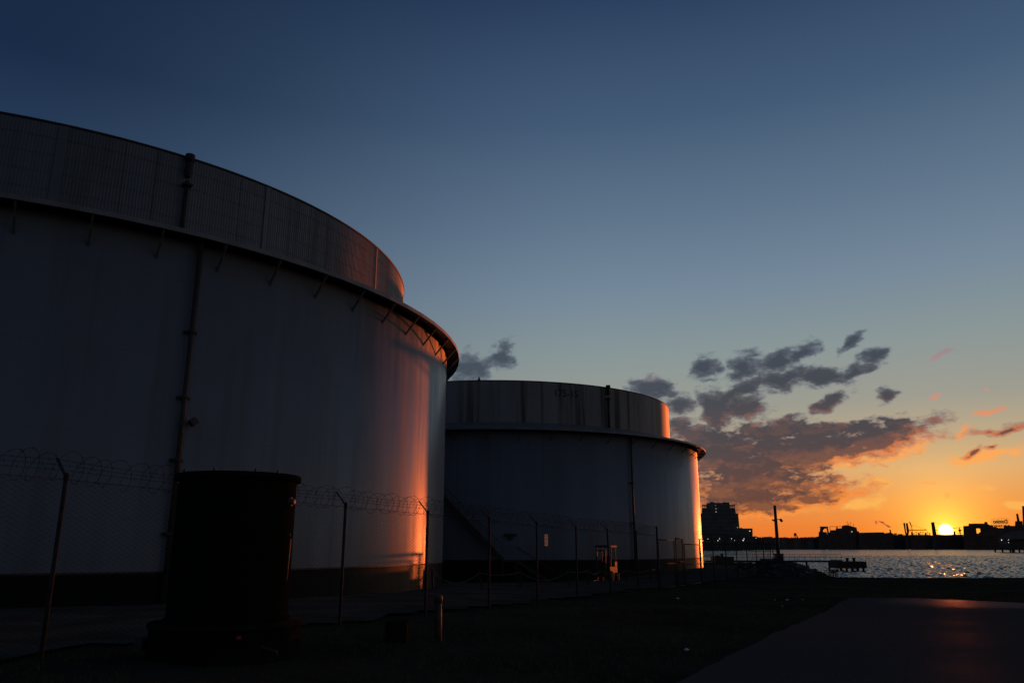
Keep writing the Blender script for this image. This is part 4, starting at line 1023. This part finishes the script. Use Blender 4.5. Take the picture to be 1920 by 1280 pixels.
# clouds laid out in azimuth/elevation
def sph(x, y):
    a, b = ray(x, y); return math.degrees(math.atan(a)), math.degrees(math.atan(b/math.hypot(1, a)))
pv3 = N.n('ShaderNodeCombineXYZ'); N.link(az, pv3.inputs[0]); N.link(el, pv3.inputs[1])
def vec(op, a, b):
    o_ = N.n('ShaderNodeVectorMath', operation=op); N.link(a, o_.inputs[0])
    if hasattr(b, 'links'): N.link(b, o_.inputs[1])
    else: o_.inputs[1].default_value = b
    return o_.outputs[0]
def tex(p, rot, st, sc, det, rough):
    m_ = N.n('ShaderNodeMapping'); N.link(p, m_.inputs[0]); m_.inputs['Rotation'].default_value = (0, 0, R(rot)); m_.inputs['Scale'].default_value = st
    q_ = N.n('ShaderNodeTexNoise'); N.link(m_.outputs[0], q_.inputs['Vector']); q_.inputs['Scale'].default_value = sc; q_.inputs['Detail'].default_value = det; q_.inputs['Roughness'].default_value = rough
    return q_
def setup(p):
    w_ = tex(p, 0, (1, 1, 1), .55, 3, .5)
    pw_ = vec('ADD', p, vec('MULTIPLY', vec('SUBTRACT', w_.outputs['Color'], (.5, .5, .5)), (2.2, 1.2, 0)))
    a_ = tex(pw_, -18, (.55, 1.25, 1), .75, 9, .6).outputs[0]; b_ = tex(p, -24, (.7, 1.3, 1), 1.5, 8, .62).outputs[0]
    return pw_, a_, b_
def field(lst, pw):
    cur = None
    for (x, y, rx, ry, rot) in lst:
        cx_, cy_ = sph(x, y); ex = abs(sph(x+rx, y)[0]-cx_); ey = abs(sph(x, y-ry)[1]-cy_)
        m_ = N.n('ShaderNodeMapping', vector_type='TEXTURE'); N.link(pw, m_.inputs[0])
        m_.inputs['Location'].default_value = (cx_, cy_, 0); m_.inputs['Rotation'].default_value = (0, 0, R(rot)); m_.inputs['Scale'].default_value = (ex, ey, 1)
        L_ = N.n('ShaderNodeVectorMath', operation='LENGTH'); N.link(m_.outputs[0], L_.inputs[0])
        cur = L_.outputs['Value'] if cur is None else N.m('MINIMUM', cur, L_.outputs['Value'])
    return cur
DARK = [(1500, 845, 215, 42, 4), (1640, 822, 135, 30, 9), (1380, 862, 130, 56, 0), (1420, 900, 175, 42, -3), (1330, 840, 70, 50, 0), (1440, 948, 125, 24, 2), (1520, 935, 100, 14, 5), (1350, 930, 70, 30, 0),
        (1395, 690, 48, 24, 12), (1455, 680, 50, 20, 20), (1500, 662, 38, 16, 25), (1536, 708, 66, 22, -8), (1470, 712, 60, 20, 10), (1637, 671, 40, 15, 18), (1603, 640, 26, 12, 35), (1600, 700, 40, 15, 20), (1322, 690, 22, 24, -30),
        (1340, 766, 36, 40, 0), (1398, 762, 44, 36, 0), (1382, 735, 66, 18, 30), (1551, 754, 34, 13, 35), (1667, 740, 24, 14, 40), (1223, 728, 52, 24, -10), (1271, 762, 30, 18, 0), (1271, 792, 34, 18, 0), (1300, 815, 60, 26, 0),
        (1608, 796, 42, 14, 10), (1684, 789, 28, 9, 15), (1560, 805, 120, 16, 4), (1450, 805, 90, 22, 0), (884, 692, 46, 30, 20), (942, 664, 27, 27, 0), (1880, 803, 70, 10, 7), (1820, 848, 22, 8, 15), (1860, 836, 22, 6, 20),
        (1652, 980, 10, 4, -28), (1640, 978, 6, 4, 30), (1661, 987, 6, 3, -20)]
BRIGHT = [(1850, 853, 80, 11, 8), (1700, 838, 70, 22, 20), (1590, 868, 90, 12, 8), (1640, 908, 34, 11, 0), (1625, 942, 55, 14, 0), (1857, 770, 26, 7, 12), (1840, 911, 34, 5, 3), (1772, 927, 10, 6, 0), (1735, 905, 16, 3, 0),
          (1905, 946, 22, 9, -15), (1808, 812, 24, 8, 35), (1765, 667, 24, 6, 20), (1752, 745, 10, 7, 0), (1848, 727, 14, 5, 0), (1223, 712, 26, 9, 0), (1660, 858, 60, 12, 12), (1480, 955, 80, 12, 3), (1380, 925, 70, 9, 0)]
def dens(p):
    pw_, a_, b_ = setup(p)
    nz = N.m('ADD', N.m('MULTIPLY', N.m('SUBTRACT', a_, .5), 2.0), N.m('MULTIPLY', N.m('SUBTRACT', b_, .5), 1.5))
    return N.m('ADD', field(DARK, pw_), nz), nz, pw_, b_
qd, nz_, pw1, nb = dens(pv3.outputs[0])
off_ = vec('ADD', pv3.outputs[0], (.5, -.7, 0)); pwo, a2_, b2_ = setup(off_)
nzo = N.m('ADD', N.m('MULTIPLY', N.m('SUBTRACT', a2_, .5), 2.0), N.m('MULTIPLY', N.m('SUBTRACT', b2_, .5), 1.5))
qo = N.m('ADD', field([DARK[i] for i in (0, 1, 2, 3, 5)], pwo), nzo)
qb = N.m('ADD', field(BRIGHT, pw1), N.m('MULTIPLY', nz_, 1.15))
dd = N.mapr(qd, 1.3, .72, 0, 1, True); core = N.mapr(qd, 1.12, .62, 0, 1, True)
lit = N.m('MULTIPLY', N.mapr(N.m('SUBTRACT', qo, qd), .02, .6, 0, 1), N.mapr(qd, .35, .75, .12, 1))
db = N.mapr(qb, 1.3, .45, 0, .97, True)
el15 = N.m('DIVIDE', el, 15., clamp=True)
def st15(l): return [(e/15, lin(c)) for e, c in l]
ccore = N.ramp(el15, st15([(0, '6e3f34'), (3, '61413c'), (5.5, '504043'), (8, '454249'), (11, '3c424c'), (15, '3b4450')]))
crim = N.ramp(el15, st15([(0, 'f08238'), (2.5, 'e88848'), (5, 'c88560'), (7, '9a7c74'), (9, '777b80'), (13, '66727c'), (15, '6a7682')]))
clit = N.ramp(el15, st15([(0, 'ff9030'), (3, 'ff9440'), (5.5, 'fb9048'), (7, 'd07850'), (8.5, '8a6258'), (10, '585659'), (15, '566070')]))
cbr = N.ramp(el15, st15([(0, 'ffb040'), (3, 'fcb458'), (6, 'fea758'), (8.5, 'd88f70'), (11, 'b0918e'), (15, '62707e')]))
# clouds far from the sun azimuth lose their warmth
warm = N.mapr(az, 4., 16.)
crim = N.mix(warm, lin('68717c'), crim); ccore = N.mix(warm, lin('3f4955'), ccore); clit = N.mix(warm, lin('56606c'), clit)
sky = N.mix(db, sky, cbr)
ccol = N.mix(core, crim, N.mix(lit, ccore, clit))
sky = N.mix(N.m('MULTIPLY', dd, .96), sky, ccol)
# the sun itself
disc = N.mapr(gam, .46, .22, 0, 1, True)
sky = N.mix(N.m('MULTIPLY', disc, 1.), sky, (9., 6.5, 2.6, 1))
# below the horizon
sky = N.mix(N.mapr(el, -.6, -.05), (.01, .01, .011, 1), sky)
N.link(sky, bg.inputs[0]); bg.inputs[1].default_value = 1.0
W.cycles.sampling_method = 'MANUAL'; W.cycles.sample_map_resolution = 1024

# sun lamp
L = bpy.data.lights.new('sun', 'SUN'); L.energy = 2.3; L.angle = R(.5); L.color = (1, .165, .033)
so = bpy.data.objects.new('sun', L); COL.objects.link(so)
d = Vector(sv); d.z = math.sin(R(.87)); so.rotation_euler = (-d).to_track_quat('-Z', 'Y').to_euler()

# ---------------------------------------------------------------- camera / render
cam = bpy.data.cameras.new('camera'); co = bpy.data.objects.new('camera', cam); COL.objects.link(co)
cam.sensor_width = 36; cam.lens = 36*F/1920; cam.clip_start = .1; cam.clip_end = 6000
co.location = (0, 0, EYE); co.rotation_euler = (R(90)+TH, 0, 0); S.camera = co
S.view_settings.view_transform = 'Standard'; S.view_settings.look = 'None'; S.view_settings.exposure = 0; S.view_settings.gamma = 1
S.cycles.use_denoising = True; S.cycles.max_bounces = 5; S.cycles.sample_clamp_indirect = 4
